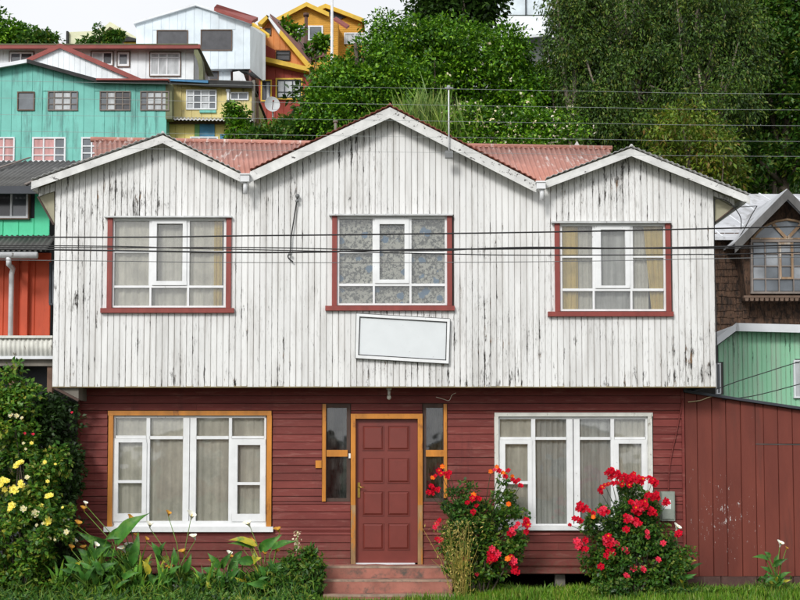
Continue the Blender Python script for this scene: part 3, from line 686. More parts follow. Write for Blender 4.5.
# ================================================================ NEIGHBOURS AND THE HOUSES UP THE HILL
def Mclad(name, col, wear=(.5, .5, .45), lo=.56, hi=.72, **k):
    return M(name, col, .65, .14, 1.2, dirt=wear, dirt_lo=lo, dirt_hi=hi, dscale=5, dstretch=(1, 1, .15), bmp=.25, bdist=.01, island=.10, **k)
m_turq = Mclad('turquoise_sheet', (.17, .50, .43), (.085, .20, .18), .50, .72); m_green = Mclad('mint_green_paint', (.09, .62, .34), (.07, .48, .27), .6, .8)
m_mint = Mpeel('flaking_mint_paint', (.30, .62, .40), WX(720, 370, 2.5), 4.7 / SCL(2.5), under=(.06, .12, .08))
m_red = Mclad('orange_red_paint', (.50, .075, .030), (.30, .05, .025)); m_pale = Mclad('pale_blue_sheet', (.64, .71, .76), (.45, .52, .58), .60, .8)
m_whitec = Mclad('white_cladding', (.74, .78, .80), (.55, .58, .6), .62, .8); m_yel = Mclad('shabby_yellow', (.62, .52, .22), (.24, .21, .12), .56, .7)
m_yel2 = Mclad('brighter_yellow', (.72, .60, .20), (.5, .42, .16)); m_ochre = M('ochre_clapboard', (.60, .30, .035), .6, .15, 2, wave=('Z', 3.3, .02), bmp=.5)
m_orw = Mclad('orange_plank', (.70, .26, .075), (.5, .18, .06)); m_brick = Mclad('dark_red_plank', (.28, .040, .022), (.18, .03, .02)); m_yt = M('yellow_trim', (.62, .40, .04), .6, .15)
m_maroof = M('maroon_roof', (.16, .07, .06), .6, .25, 3); m_redroof = M('red_fascia', (.24, .05, .04), .6, .2, 3); m_creamroof = M('cream_roof', (.62, .62, .42), .6, .12, 2)
m_dgroof = M('dark_grey_roof', (.105, .105, .10), .7, .3, 2, dirt=(.25, .25, .24), dirt_lo=.6, dirt_hi=.7, dscale=3, dstretch=(1, .2, 1)); m_dfas = M('slate_fascia', (.04, .045, .055), .6, .2)
m_whroof = M('white_roof', (.66, .68, .70), .5, .12, 2, dirt=(.3, .3, .3), dirt_lo=.62, dirt_hi=.72, dscale=4); m_greyw = M('grey_barge_timber', (.10, .098, .095), .8, .35, 6, (1, 1, .4)); m_blk = M('charred_black_fascia', (.03, .03, .03), .8, .3)
m_bluef = M('blue_fascia', (.05, .20, .38), .6, .3, 4); m_olive = M('mossy_metal', (.14, .15, .08), .7, .3); m_side = Mclad('grey_side_sheet', (.36, .38, .38), (.28, .28, .26))
m_brown = M('brown_shingle', (.085, .048, .030), .9, .45, 8, (1, 1, .5), dirt=(.028, .018, .013), dirt_lo=.47, dirt_hi=.58, dscale=18, dstretch=(1, 1, .45), bmp=1, bdist=.03)
m_bgl = M('far_window_glass', (.10, .115, .13), .12, .5, 1.5, spec=.8, bmp=.0); m_bgl2 = M('far_net_curtain_glass', (.42, .44, .45), .15, .35, 5, (1, 1, .3), spec=.7, bmp=0)
m_bgd = M('far_dark_glass', (.045, .045, .05), .15, .3, spec=.6, bmp=0); m_pink = M('pink_curtain_glass', (.50, .26, .25), .25, .3, 6, (1, 1, .2), bmp=0, dirt=(.2, .25, .4), dirt_lo=.6, dirt_hi=.65, dscale=3)
m_ww = M('far_white_frame', (.70, .72, .74), .5, .1); m_wb = M('far_brown_frame', (.13, .085, .06), .7, .2); m_wg = M('weathered_grey_frame', (.20, .17, .15), .8, .3)
m_blue = M('blue_panel', (.05, .20, .33), .6, .3, 4); m_rustpost = M('old_post', (.16, .10, .07), .9, .3)

def zbase(x, Y): return hgt(x, Y) - .4
def outline(pts, Y): return [(W(x, y, Y).x, W(x, y, Y).z) for x, y in pts]
def body(parent, name, pts, Y, depth, mat, ybot=None, z0=None):
    """solid whose front face is the photo outline (left to right along the top), closed down to the ground or to ybot"""
    o = outline(pts, Y); zb = z0 if z0 is not None else (WZ(ybot, Y) if ybot else zbase(o[0][0], Y))
    return G().prism([(o[0][0], zb)] + o + [(o[-1][0], zb)], Y, Y + depth).build(name, mat, parent)
def cladding(parent, pts, Y, pitch, mat, name='cladding_board', ybot=None, z0=None, holes=(), t=.02, vg=.08):
    o = outline(pts, Y)
    def top(x):
        if x <= o[0][0]: return o[0][1] - .02
        for (xa, za), (xb, zb) in zip(o[:-1], o[1:]):
            if xa <= x <= xb and xb > xa: return za + (zb - za) * (x - xa) / (xb - xa) - .02
        return o[-1][1] - .02
    n = max(1, round((pts[-1][0] - pts[0][0]) / pitch)); xs_ = [o[0][0] + (o[-1][0] - o[0][0]) * i / n for i in range(n + 1)]
    zb = z0 if z0 is not None else WZ(ybot, Y)
    planks(parent, name, xs_, top, lambda x: zb, [pr(*h, Y) for h in holes], Y - t - .002, t, mat, vgroove=vg, jitter=.004, gap=.005)
def roof(parent, pts, Y, depth, mat, over=.3, th=.10, fascia=None, fh=None):
    o = outline(pts, Y - over)
    for (xa, za), (xb, zb) in zip(o[:-1], o[1:]):
        G().prism([(xa, za), (xb, zb), (xb, zb + th), (xa, za + th)], Y - over, Y + depth).build('roof', mat, parent)
        if fascia: G().prism([(xa, za - fh), (xb, zb - fh), (xb, zb + th * .6), (xa, za + th * .6)], Y - over - .04, Y - over - .003).build('bargeboard', fascia, parent)
def bwin(parent, x0, y0, x1, y1, Y, cols=(), rows=(), fm=None, gm=None, fw=1.2, trim=None, off=.03, sub=()):
    """window: frame with bars at photo x / y, casing and panes proud of the wall"""
    fm = fm or m_ww; gm = gm or m_bgl; g = G(); q = .35
    g.pbox(x0, y0, x1, y0 + fw, Y - off - .03, .05 + off); g.pbox(x0, y1 - fw, x1, y1, Y - off - .03, .05 + off)
    g.pbox(x0, y0 + fw, x0 + fw, y1 - fw, Y - off - .03, .05 + off); g.pbox(x1 - fw, y0 + fw, x1, y1 - fw, Y - off - .03, .05 + off)
    for c in cols: g.pbox(c - fw * .45, y0 + fw, c + fw * .45, y1 - fw, Y - off - .025, .03)
    for r in rows: g.pbox(x0 + fw, r - fw * .35, x1 - fw, r + fw * .35, Y - off - .022, .024)
    w = g.build('window', fm, parent)
    xs_ = [x0 + fw * .7] + list(cols) + [x1 - fw * .7]; ys_ = [y0 + fw * .7, y1 - fw * .7]
    for i in range(len(xs_) - 1):
        m2 = gm[i % len(gm)] if isinstance(gm, (list, tuple)) else gm
        G().pbox(xs_[i] + .05, ys_[0], xs_[i + 1] - .05, ys_[1], Y - off + .004, .012 + off * .3).build('pane', m2, w)
    if trim:
        t = G(); k = trim[1]
        t.pbox(x0 - k, y0 - k, x1 + k, y0 - .05, Y - off - .05, .06 + off); t.pbox(x0 - k, y1 + .05, x1 + k, y1 + k, Y - off - .05, .06 + off)
        t.pbox(x0 - k, y0 - .05, x0 - .05, y1 + .05, Y - off - .05, .06 + off); t.pbox(x1 + .05, y0 - .05, x1 + k, y1 + .05, Y - off - .05, .06 + off)
        t.build('casing', trim[0], w)
    return w

# --- green and red neighbour, left
YN = 4.0
nb = empty('green_and_red_house', (-7.5, YN, 0), 'green upper floor over orange-red wall with grey corrugated roof, left of the white house', 'house')
X50 = WX(50.5, 215, YN)
G().box(-14, X50 - .01, YN + .02, 9.5, 0, WZ(192, YN)).build('wall_core', m_dfas, nb)
cladding(nb, [(-150, 190), (50.5, 190)], YN, 16, m_green, ybot=236, holes=[(-30, 190, 28.5, 218.5)], vg=.03)
bwin(nb, -30, 191, 28, 218, YN, cols=(-8, 11), fm=m_ww, gm=[m_bgd, m_bgd, m_bgl], fw=2.0, trim=(m_wb, 1.2))
ra, rb_ = W(-160, 186.5, 3.55), W(58, 186.5, 3.55); rc, rd = W(-160, 161, 7.6), W(126, 161, 7.6)
corrugated(rc, rd, ra, Vector((rd.x - .0, ra.y, ra.z)), .11, .018, .006, 6).build('roof_sheet', m_dgroof, nb, True)
for k in range(7):
    x = -12.5 + k * 1.25; s = G().bar((x, ra.y + .02, ra.z + .045), (x, 7.5, rc.z + .045), .05, .02); s.build('roof_seam', m_wg, nb)
G().box(-14, X50 + .15, 3.50, 3.54, WZ(193.5, 3.5), WZ(186, 3.5)).build('fascia', m_dfas, nb)
sk0, sk1 = W(-160, 235.5, YN - .03), W(52, 250.5, 3.4)
corrugated((-14, YN - .03, sk0.z), (X50 + .12, YN - .03, sk0.z), (-14, 3.4, sk1.z), (X50 + .12, 3.4, sk1.z), .09, .014, .005, 6).build('skirt_roof', m_dgroof, nb, True)
g = G(); xg = WX(37, 255, 3.3); g.tube([(-14, 3.32, WZ(255, 3.3)), (xg, 3.32, WZ(255, 3.3))], .055, 10); g.build('gutter', m_metalw, nb, True)
cladding(nb, [(-150, 252), (51.5, 252)], YN + .0, 15, m_red, ybot=336, vg=.04, holes=[(49.5, 262, 60, 306)])
G().pbox(21.5, 258, 27.5, 338, YN - .12, .09).build('corner_post', m_red, nb)
bwin(nb, 49, 262, 56, 305, YN, fm=m_dfas, gm=m_bgl, fw=2)
p0 = W(8.5, 257, 3.32)
G().tube([(p0.x, 3.32, p0.z), (p0.x, 3.34, p0.z - .12), (W(10.5, 265, 3.7).x, 3.82, WZ(268, 3.8)), (W(10.5, 265, 3.8).x, 3.86, WZ(274, 3.8)), (W(10.5, 265, 3.8).x, 3.86, WZ(336, 3.8))], .042, 10).build('downpipe', m_metalw, nb, True)
pan = W(0, 337, 3.4)
corrugated((-14, 3.4, WZ(356, 3.4)), (WX(52.5, 340, 3.4), 3.4, WZ(356, 3.4)), (-14, 3.405, WZ(337, 3.4)), (WX(52.5, 340, 3.4), 3.405, WZ(337, 3.4)), .075, .012, .004, 6).build('balcony_panel', m_trimw, nb, True)
G().pbox(-150, 335.5, 52.5, 338, 3.36, .6).build('balcony_rail', m_trimw, nb); G().pbox(-150, 356, 53, 359, 3.33, .1).build('balcony_edge', m_ww, nb)
G().pbox(-150, 359.5, 53, 366, 3.42, .10).build('floor_beam', m_wood, nb); G().box(-14, X50, 3.54, YN, WZ(362, 3.4), WZ(358.5, 3.4)).build('balcony_floor', m_wood, nb)
for x in (-60, -20, 8, 46): G().pbox(x, 366.5, x + 5, 520, 3.46, .10).build('post', m_rustpost, nb)

# --- brown shingled house, right
YBH = 4.5
m_agroof = M('aged_pale_roof', (.46, .47, .49), .6, .22, 1.5, dirt=(.20, .19, .18), dirt_lo=.52, dirt_hi=.70, dscale=4, dstretch=(1, .3, .3))
bh = empty('brown_shingle_house', (9, YBH, 0), 'brown shingled house with pointed dormer and arched lattice window behind the right end', 'house')
G().box(WX(690, 300, YBH), 16, YBH, 10, 0, WZ(237.5, YBH)).build('wall', m_brown, bh)
# shingle courses as real laps
g = G(); rq = random.Random(9); zt = WZ(238, YBH); zz = WZ(345, YBH); X0s = WX(712, 300, YBH)
while zz < zt:
    x = X0s
    while x < 10.6:
        wq = rq.uniform(.09, .17); xa, xb = x, min(x + wq, 10.6)
        if not (WX(745, 260, YBH) < (xa + xb) / 2 and WZ(298, YBH) < zz + .06):
            t0 = .02 + rq.uniform(0, .012); dz = rq.uniform(-.015, .01)
            g.add([(xa, YBH - t0, zz + dz), (xb - .008, YBH - t0, zz + dz), (xb - .008, YBH - .004, zz + .17), (xa, YBH - .004, zz + .17), (xa, YBH - .001, zz + dz), (xb - .008, YBH - .001, zz + dz)],
                  [(0, 1, 2, 3), (1, 0, 4, 5), (0, 3, 4), (1, 5, 2)])
        x += wq
    zz += .12
g.build('shingles', m_brown, bh, kind='stuff')
rE, rRg = WZ(237, YBH - .25), WZ(194, 8.0)
G().add([(WX(690, 237, YBH), YBH - .25, rE), (16, YBH - .25, rE), (16, 8.0, rRg), (WX(690, 237, YBH) + .0, 8.0, rRg)] + [(WX(690, 237, YBH), YBH - .25, rE - .05), (16, YBH - .25, rE - .05), (16, 8.0, rRg - .05), (WX(690, 237, YBH), 8.0, rRg - .05)],
        [(0, 1, 2, 3), (7, 6, 5, 4), (0, 4, 5, 1), (3, 2, 6, 7), (0, 3, 7, 4), (1, 5, 6, 2)]).build('roof', m_agroof, bh)
for k in range(9):
    x = WX(718, 230, YBH) + k * .62; G().bar((x, YBH - .25, rE + .01), (x, 8.0, rRg + .01), .03, .025).build('roof_seam', m_whroof, bh)
YD = YBH - .35
dp = outline([(739, 240), (787.5, 194), (836, 240)], YD)
G().prism(dp + [(dp[2][0], WZ(299, YD)), (dp[0][0] + .12, WZ(299, YD))], YD, YBH - .005).build('dormer_wall', m_brown, bh)
G().prism(dp, YBH, 8.0).build('dormer_body', m_brown, bh)
for a, c in (((735, 243.5), (787.5, 190)), ((787.5, 190), (840, 243.5))):
    (xa, za), (xc, zc) = outline([a, c], YD - .35)
    G().prism([(xa, za), (xc, zc), (xc, zc + .03), (xa, za + .03)], YD - .32, 8.0).build('dormer_roof', m_agroof, bh)
    G().prism([(xa, za - .16), (xc, zc - .16), (xc, zc + .015), (xa, za + .015)], YD - .36, YD - .322).build('bargeboard', m_greyw, bh)
# arched lattice window
m_oldp = M('old_pale_pine', (.26, .17, .10), .8, .35, 7, (1, 1, .3), dirt=(.4, .38, .34), dirt_lo=.55, dirt_hi=.65, dscale=9)
m_bgl3 = M('dusty_pane', (.22, .235, .25), .2, .35, 3, spec=.6, bmp=0)
g = G(); Yw = YD - .03
g.pbox(751, 239.5, 823, 242, Yw - .03, .06); g.pbox(751, 291.5, 823, 293.5, Yw - .03, .06); g.pbox(751, 242, 753, 291.5, Yw - .03, .06); g.pbox(821, 242, 823, 291.5, Yw - .03, .06)
for x in (765.5, 779, 793.5, 807.5): g.pbox(x - .5, 242, x + .5, 291.5, Yw - .02, .03)
for y in (253.5, 266, 278.8): g.pbox(753, y - .5, 821, y + .5, Yw - .018, .025)
wn_ = g.build('window', m_wg, bh)
arc = [(752, 239.5), (756, 234), (761, 229), (768, 224.5), (777, 221), (787, 219.5), (797, 221), (806, 224.5), (813, 229), (818, 234), (822, 239.5)]
ga = G(); ap = [W(x, y, Yw - .01) for x, y in arc]
ga.tube(ap, .022, 6); ga.build('arch_frame', m_oldp, wn_, True)
G().ppoly(arc[1:-1] + [(822, 239.5), (752, 239.5)], Yw + .01, .02).build('arch_pane', m_bgl, wn_)
go = G(); go.bar(W(787, 239, Yw - .015), W(773, 224, Yw - .015), .02, .05); go.bar(W(787, 239, Yw - .015), W(801, 224, Yw - .015), .02, .05)
go.pbox(779.5, 242.5, 781.5, 279, Yw - .03, .04); go.pbox(791.5, 242.5, 793.2, 279, Yw - .03, .04); go.pbox(781.5, 242.5, 791.5, 244.3, Yw - .03, .04); go.pbox(781.5, 277, 791.5, 279, Yw - .03, .04)
go.pbox(751, 237.8, 823, 239.3, Yw - .035, .03)
go.build('pine_casement', m_oldp, wn_)
cx_ = [753, 765.5, 779, 793.5, 807.5, 821]; cy_ = [242, 253.5, 266, 278.8, 291.5]
for i in range(5):
    for j in range(4): G().pbox(cx_[i] + .5, cy_[j] + .5, cx_[i + 1] - .5, cy_[j + 1] - .5, Yw + .005 + .004 * ((i * 7 + j * 3) % 3), .01).build('pane', (m_bgl, m_bgl3, m_bgl)[(i * 5 + j * 2) % 3] if j < 3 else m_bgl, wn_)
g = G(); g.pbox(744, 295.5, 828, 297.5, YD - .08, .08)
for k in range(17): g.ppoly([(745 + k * 5, 297.6), (749 + k * 5, 297.6), (748.4 + k * 5, 300.8), (745.6 + k * 5, 300.8)], YD - .07, .03)
g.build('scalloped_trim', m_wb, bh)

# --- mint green lean-to, right
YM = 2.5
mh = empty('mint_lean_to', (8.3, YM, 0), 'pale mint boarded lean-to with white fascia below the brown shingled wall', 'lean-to')
mp = [(718, 344), (736, 330), (880, 333)]
body(mh, 'wall_core', [(718, 346), (736, 332), (880, 335)], YM + .01, 1.6, m_gap)
cladding(mh, mp, YM + .01, 4.7, m_mint, ybot=425, holes=[(793, 359, 809, 399), (716, 362, 721.5, 395)], vg=.12)
for pts in ([(716.5, 337.5), (736, 323.5), (736, 331), (716.5, 345.5)], [(736.2, 323), (880, 326.5), (880, 334.5), (736.2, 331)]): G().ppoly(pts, YM - .22, .05).build('fascia', m_whroof, mh)
q = outline([(716.5, 338.5), (736, 324.5), (880, 328)], YM - .17)
for (xa, za), (xb, zb) in zip(q[:-1], q[1:]): G().prism([(xa, za - .03), (xb, zb - .03), (xb, zb), (xa, za)], YM - .168, YM + 1.9).build('roof', m_whroof, mh)
bwin(mh, 794, 360, 808, 398, YM, cols=(801,), fw=1.6, gm=m_bgl2); bwin(mh, 716.6, 363, 721, 394, YM, fw=1.2, gm=m_bgl)

# --- maroon plank shed next to the house
sh = empty('plank_shed', (6.2, 1.5, 0), 'tall maroon upright plank wall with flaked white spots right of the house', 'shed')
xs_px = [685.3, 697.7, 712.5, 726.5, 741.3, 756, 764, 778.5, 793, 807, 821, 835, 850, 865]
tz = lambda x: WZ(392, 0) + (WZ(409, 0) - WZ(392, 0)) * (x - WX(690, 400, 0)) / (WX(800, 400, 0) - WX(690, 400, 0)) - .02
XS = [WX(x, 480, 0) for x in xs_px]
zj = WZ(444, 0); xj = WX(756, 480, 0)
planks(sh, 'plank', XS[:6], tz, lambda x: WZ(576, 0), [], -.01, .03, m_shed, vgroove=.03, gap=.006)
planks(sh, 'plank', XS[5:], tz, lambda x: WZ(576, 0), [(xj, 99, zj - .004, zj + .006)], -.012, .03, m_shed, vgroove=.03, gap=.006)
planks(sh, 'base_board', [WX(685.3 + i * 36, 580, 0) for i in range(6)], lambda x: WZ(576.3, 0), lambda x: .02, [], -.004, .03, m_shedbase, vgroove=.02, gap=.004)
G().box(XS[0], XS[-1], -.06, .05, -.1, .045).build('footing', m_concr, sh)
G().prism([(XS[0], -.1), (XS[0], tz(XS[0]) - .02), (XS[-1], tz(XS[-1]) - .02), (XS[-1], -.1)], .022, 2.3).build('shed_core', m_gap, sh)
G().prism([(XS[0] - .02, tz(XS[0]) + .0), (XS[-1] + .1, tz(XS[-1]) + .0), (XS[-1] + .1, tz(XS[-1]) + .035), (XS[0] - .02, tz(XS[0]) + .035)], -.09, 2.35).build('roof', m_dfas, sh)
g = G(); g.bar((xj - .0, -.016, zj), (XS[-1], -.016, zj - .02), .004, .012); g.build('joint_strip', m_gap, sh)

# --- turquoise house
YT = 20.0
tq = empty('turquoise_house', (-9.5, YT, zbase(-9, YT)), 'turquoise house with low gable and two rows of weathered windows on the hillside', 'house')
tp = [(-60, 78), (27, 62), (96, 81.5), (166, 83), (167, 84)]
body(tq, 'wall_core', [(-60, 79), (27, 63.5), (96, 83), (166, 84.5)], YT, 7, m_turq)
TW = [(17, 91.5, 34.5, 110.5), (47.5, 91, 77.8, 110.5), (99.5, 91, 130.5, 110.5), (140, 91, 169, 110.5), (-25, 137, 14.5, 162), (32, 137, 65.5, 162), (81, 137, 108, 166)]
cladding(tq, tp, YT, 10.2, m_turq, ybot=300, holes=TW, vg=.02)
G().ppoly([(165.5, 84), (172, 84), (172, 119), (165.5, 119)], YT - .03, .3).build('corner_board', m_olive, tq)
o = outline([(-60, 76.3), (27, 60.8), (96, 80), (168, 81.5)], YT - .25)
for i, ((xa, za), (xb, zb)) in enumerate(zip(o[:-1], o[1:])):
    G().prism([(xa, za), (xb, zb), (xb, zb + .06), (xa, za + .06)], YT - .25, YT + 7).build('roof', m_blk if i else m_whroof, tq)
    G().prism([(xa, za - .07), (xb, zb - .07), (xb, zb + .04), (xa, za + .04)], YT - .29, YT - .253).build('fascia', m_blk if i else m_whroof, tq)
G().ppoly([(96, 78.2), (168, 78.6), (168, 80.2), (96, 80)], YT - .35, .2).build('red_flashing', m_redroof, tq)
bwin(tq, *TW[0], YT, fm=m_wb, gm=m_bgl, fw=1.1)
bwin(tq, *TW[1], YT, cols=(54, 62.5, 70.5), rows=(97.5, 104), fm=m_wg, gm=[m_bgl, m_bgl2, m_bgl2, m_bgl], fw=1.1)
bwin(tq, *TW[2], YT, cols=(107, 115, 122.5), rows=(97.5, 104), fm=m_wg, gm=[m_bgl, m_bgl2, m_bgd, m_bgd], fw=1.1)
bwin(tq, *TW[3], YT, cols=(147, 154, 161.5), rows=(97.5, 104), fm=m_wg, gm=[m_bgl, m_bgl2, m_bgl2, m_bgl2], fw=1.1)
bwin(tq, *TW[4], YT, cols=(-10, 3.5), rows=(147, 155), fm=m_ww, gm=[m_pink, m_pink, m_pink], fw=1.4)
bwin(tq, *TW[5], YT, cols=(43.5, 54.5), rows=(147.5, 155), fm=m_ww, gm=[m_pink, m_pink, m_bgl], fw=1.6)
bwin(tq, *TW[6], YT, cols=(91.5,), rows=(146, 153), fm=m_ww, gm=[m_bgl, m_pink], fw=1.6)

# --- shabby yellow house
YY = 20.6
yh = empty('shabby_yellow_house', (-7.4, YY, zbase(-7, YY)), 'shabby dull yellow house with a small awning and blue shutter beside the turquoise house', 'house')
body(yh, 'wall_core', [(170, 84), (252, 88)], YY, 4, m_yel, ybot=118.5)
cladding(yh, [(172, 84), (252, 86)], YY, 9.5, m_yel, ybot=118.5, holes=[(186, 89, 217, 110), (229, 91.5, 249, 100.5)], vg=.02)
body(yh, 'lower_core', [(166, 122), (252, 122)], YY + .01, 4, m_yel2)
cladding(yh, [(166, 120.8), (252, 120.8)], YY + .01, 10, m_yel2, ybot=160, holes=[(194, 122, 215, 137)], vg=.02)
G().ppoly([(164, 79.5), (205, 80), (252, 82), (252, 88), (205, 86), (164, 82.5)], YY - .30, .06).build('fascia', m_blk, yh)
G().ppoly([(170, 79.2), (208, 80.4), (208, 82.8), (170, 80.8)], YY - .36, .05).build('fascia', m_bluef, yh)
G().ppoly([(166, 78.6), (252, 81), (252, 82), (166, 79.4)], YY - .3, 4.4).build('roof', m_dgroof, yh)
aw = [W(165, 117, YY - .02), W(253, 119.5, YY - .02), W(165, 119.5, YY - .5), W(253, 121, YY - .5)]
corrugated(*aw, .12, .02, .006, 6).build('awning_roof', m_zincr, yh, True)
G().ppoly([(168, 121.6), (252, 121.6), (252, 123.6), (168, 123.6)], YY - .1, .09).build('lintel', m_wb, yh)
bwin(yh, 186, 89.5, 216.5, 109.5, YY, cols=(193.5, 201, 209), rows=(95.5, 102.5), fm=m_ww, gm=[m_bgl2, m_bgl, m_bgl2, m_bgl], fw=1.3)
bwin(yh, 230, 92, 248.5, 100, YY, cols=(238.5,), fm=m_ww, gm=[m_bgl, m_bgl], fw=1.2)
G().pbox(199.5, 110.3, 216, 112.5, YY - .08, .06).build('sill', m_turq, yh)
G().pbox(194.8, 123.8, 199.5, 137, YY - .05, .05).build('shutter', M('green_shutter', (.12, .28, .10), .7), yh); G().pbox(199.7, 123.8, 214.5, 137, YY - .06, .05).build('shutter', m_blue, yh)
bwin(yh, 190, 136.5, 218, 146, YY - .25, cols=(199, 208), fm=m_ww, gm=[m_pale, m_bgl2, m_pale], fw=1.3)
G().pbox(226.8, 90, 229.0, 113, YY - .12, .08).build('flue', m_metalw, yh); G().pbox(225.8, 89, 230, 91.2, YY - .14, .12).build('flue_cap', m_metalw, yh)
G().pbox(252, 80, 254.6, 150, YY - .2, .16).build('corner_post', m_wood, yh); G().pbox(256, 97, 258.2, 150, YY, .16).build('corner_post', m_rustpost, yh)
G().pbox(220, 134, 226.5, 145, YY - .08, .06).build('shutter', m_blue, yh)

# --- white house with red fascia
YWH = 27.0
wh = empty('long_white_house', (-14, YWH, zbase(-14, YWH)), 'long white house with flat red fascia and a curved end behind the turquoise house', 'house')
WH = [(9.5, 52, 33, 67), (91.5, 51.5, 112.5, 65), (117.5, 52, 129, 66), (150, 52.5, 180, 75.5)]
body(wh, 'wall_core', [(-60, 48), (194, 48)], YWH, 8, m_whitec)
cladding(wh, [(-60, 49), (194, 49)], YWH, 8, m_whitec, ybot=84, holes=WH, vg=.02)
G().ppoly([(-60, 44.2), (200, 44.2), (200, 48.4), (-60, 48.4)], YWH - .5, .1).build('fascia', m_redroof, wh)
G().ppoly([(-60, 43.6), (198, 43.6), (198, 44.6), (-60, 44.6)], YWH - .52, 3.6).build('roof', m_olive, wh)
cv = [(194, 47), (198, 50), (201.5, 58), (203, 68), (203, 84), (199, 84), (198.8, 68), (197, 60), (194, 54)]
G().ppoly(cv, YWH - .45, .5).build('curved_end', m_olive, wh)
bwin(wh, *WH[0], YWH, cols=(20.5,), gm=[m_bgl, m_bgd], fw=1.5, trim=(m_wb, .7)); bwin(wh, *WH[1], YWH, cols=(103,), gm=[m_bgl2, m_bgd], fw=1.4, trim=(m_wb, .7))
bwin(wh, *WH[2], YWH, gm=m_bgl, fw=2, trim=(m_wb, .8)); bwin(wh, *WH[3], YWH, cols=(158.5, 167), rows=(57.5,), gm=[m_bgl2, m_bgl2, m_bgl2], fw=1.4, trim=(m_wb, .8))
YG = 24.0
wg = empty('white_gable_house', (-11.5, YG, zbase(-11, YG)), 'white gable end with red verge rising just above the turquoise roof', 'house')
gp_ = [(4, 72), (60, 47.5), (140, 82)]
body(wg, 'wall_core', gp_, YG, 2.6, m_whitec); cladding(wg, gp_, YG, 5.5, m_whitec, ybot=95, vg=.05)
roof(wg, [(0, 72.5), (60, 45.5), (144, 82)], YG, 2.6, m_redroof, .10, .08, m_redroof, .10)

# --- pale blue sheet metal house
YP = 31.0
ph = empty('pale_blue_house', (-8, YP, zbase(-8, YP)), 'tall pale blue sheet metal house with two wide dark windows on the skyline', 'house')
PW = [(156.5, 30, 188, 45), (200.5, 29.5, 232, 50.5), (206, 70.5, 218.5, 80)]
pp = [(136.5, 22.5), (195.5, 6.5), (252, 24.8)]
body(ph, 'wall_core', [(137, 23.5), (195.5, 7.5), (251.5, 25.5)], YP, 9, m_pale, ybot=69)
cladding(ph, pp, YP, 8.2, m_pale, ybot=69, holes=PW[:2], vg=.03)
body(ph, 'lower_wall', [(160, 69.2), (231, 69.2)], YP + .3, 8, m_pale); cladding(ph, [(160, 69.3), (231, 69.3)], YP + .3, 8.2, m_pale, ybot=84, holes=PW[2:], vg=.03)
for w_ in PW[:2]: bwin(ph, *w_, YP, fm=m_wb, gm=m_bgd, fw=.8, off=.03)
bwin(ph, *PW[2], YP + .3, fm=m_wb, gm=m_bgd, fw=.8)
o = outline([(133.5, 23.8), (195.5, 5.4), (255, 25)], YP - .15)
for i, ((xa, za), (xb, zb)) in enumerate(zip(o[:-1], o[1:])): G().prism([(xa, za), (xb, zb), (xb, zb + .09), (xa, za + .09)], YP - .15, YP + 9).build('roof', m_whroof, ph)
# side wall running forward on the right, seen obliquely, and its underside, coloured near-black to read as shaded
fr_ = [W(252.5, 25, YP - .01), W(252.5, 69, YP - .01), W(265.5, 80, YP - 3.2), W(265.5, 34, YP - 3.2)]
def slab(pts, off, name, mat, parent):
    off = Vector(off); return G().add([Vector(p) for p in pts] + [Vector(p) + off for p in pts], [(0, 1, 2, 3), (7, 6, 5, 4), (0, 4, 5, 1), (1, 5, 6, 2), (2, 6, 7, 3), (3, 7, 4, 0)]).build(name, mat, parent)
slab(fr_, (-.12, .05, 0), 'side_wall', m_side, ph)
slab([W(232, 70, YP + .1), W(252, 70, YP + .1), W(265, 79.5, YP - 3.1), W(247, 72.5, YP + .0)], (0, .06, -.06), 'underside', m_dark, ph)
G().pbox(249, 70, 251.4, 82, YP - .3, .2).build('post', m_maroof, ph)
slab([W(217, 7.5, YP - .1), W(214, 10.8, YP - .3), W(252, 24.2, YP - .3), W(258, 20.5, YP + 2)], (0, 0, .14), 'red_roof', m_redroof, ph)
slab([W(252, 23.5, YP - .3), W(252, 26.5, YP - .3), W(268, 38, YP - 3.3), W(268, 35, YP - 3.3)], (.06, 0, .04), 'eave_board', m_yt, ph)
body(ph, 'painted_shade_base', [(231.2, 71), (262, 71)], YP + 3.0, 5, m_dark)  # near-black body stands in for the shade below the raised floor
arch = G().ppoly([(233, 82), (233, 72), (239, 71), (243.5, 74), (246.5, 82)], YP - .1, .1).build('arch_panel', m_whroof, ph)

# --- cream roofed house far back
YC = 44.0
chh = empty('cream_roof_house', (-17, YC, zbase(-17, YC)), 'distant house with pale cream roof and maroon gable peeping over the flat roof', 'house')
G().ppoly([(69, 32), (95, 31), (109, 23.5), (95, 45), (69, 45)], YC + .2, 6).build('roof', m_creamroof, chh)
G().ppoly([(93, 42), (109.5, 24.5), (131, 40), (131, 46), (93, 46)], YC, 5).build('gable_wall', m_maroof, chh)
for a, c in (((90, 40.5), (110, 22.6)), ((110, 22.6), (136, 38))):
    (xa, za), (xc, zc) = outline([a, c], YC - .4); G().prism([(xa, za - .22), (xc, zc - .22), (xc, zc + .05), (xa, za + .05)], YC - .4, YC + 5).build('roof', m_creamroof, chh)
G().ppoly([(122, 38), (127, 36), (136, 38.5), (136, 41), (122, 41)], YC - 1, .5).build('porch_roof', m_blk, chh); G().pbox(124, 41.2, 136, 50, YC - .8, .3).build('porch_wall', m_yt, chh)
G().pbox(66, 31, 68, 47, YC, .6).build('chimney', m_blk, chh)
body(chh, 'wall', [(66, 44), (136, 44)], YC + .3, 5, m_whitec)

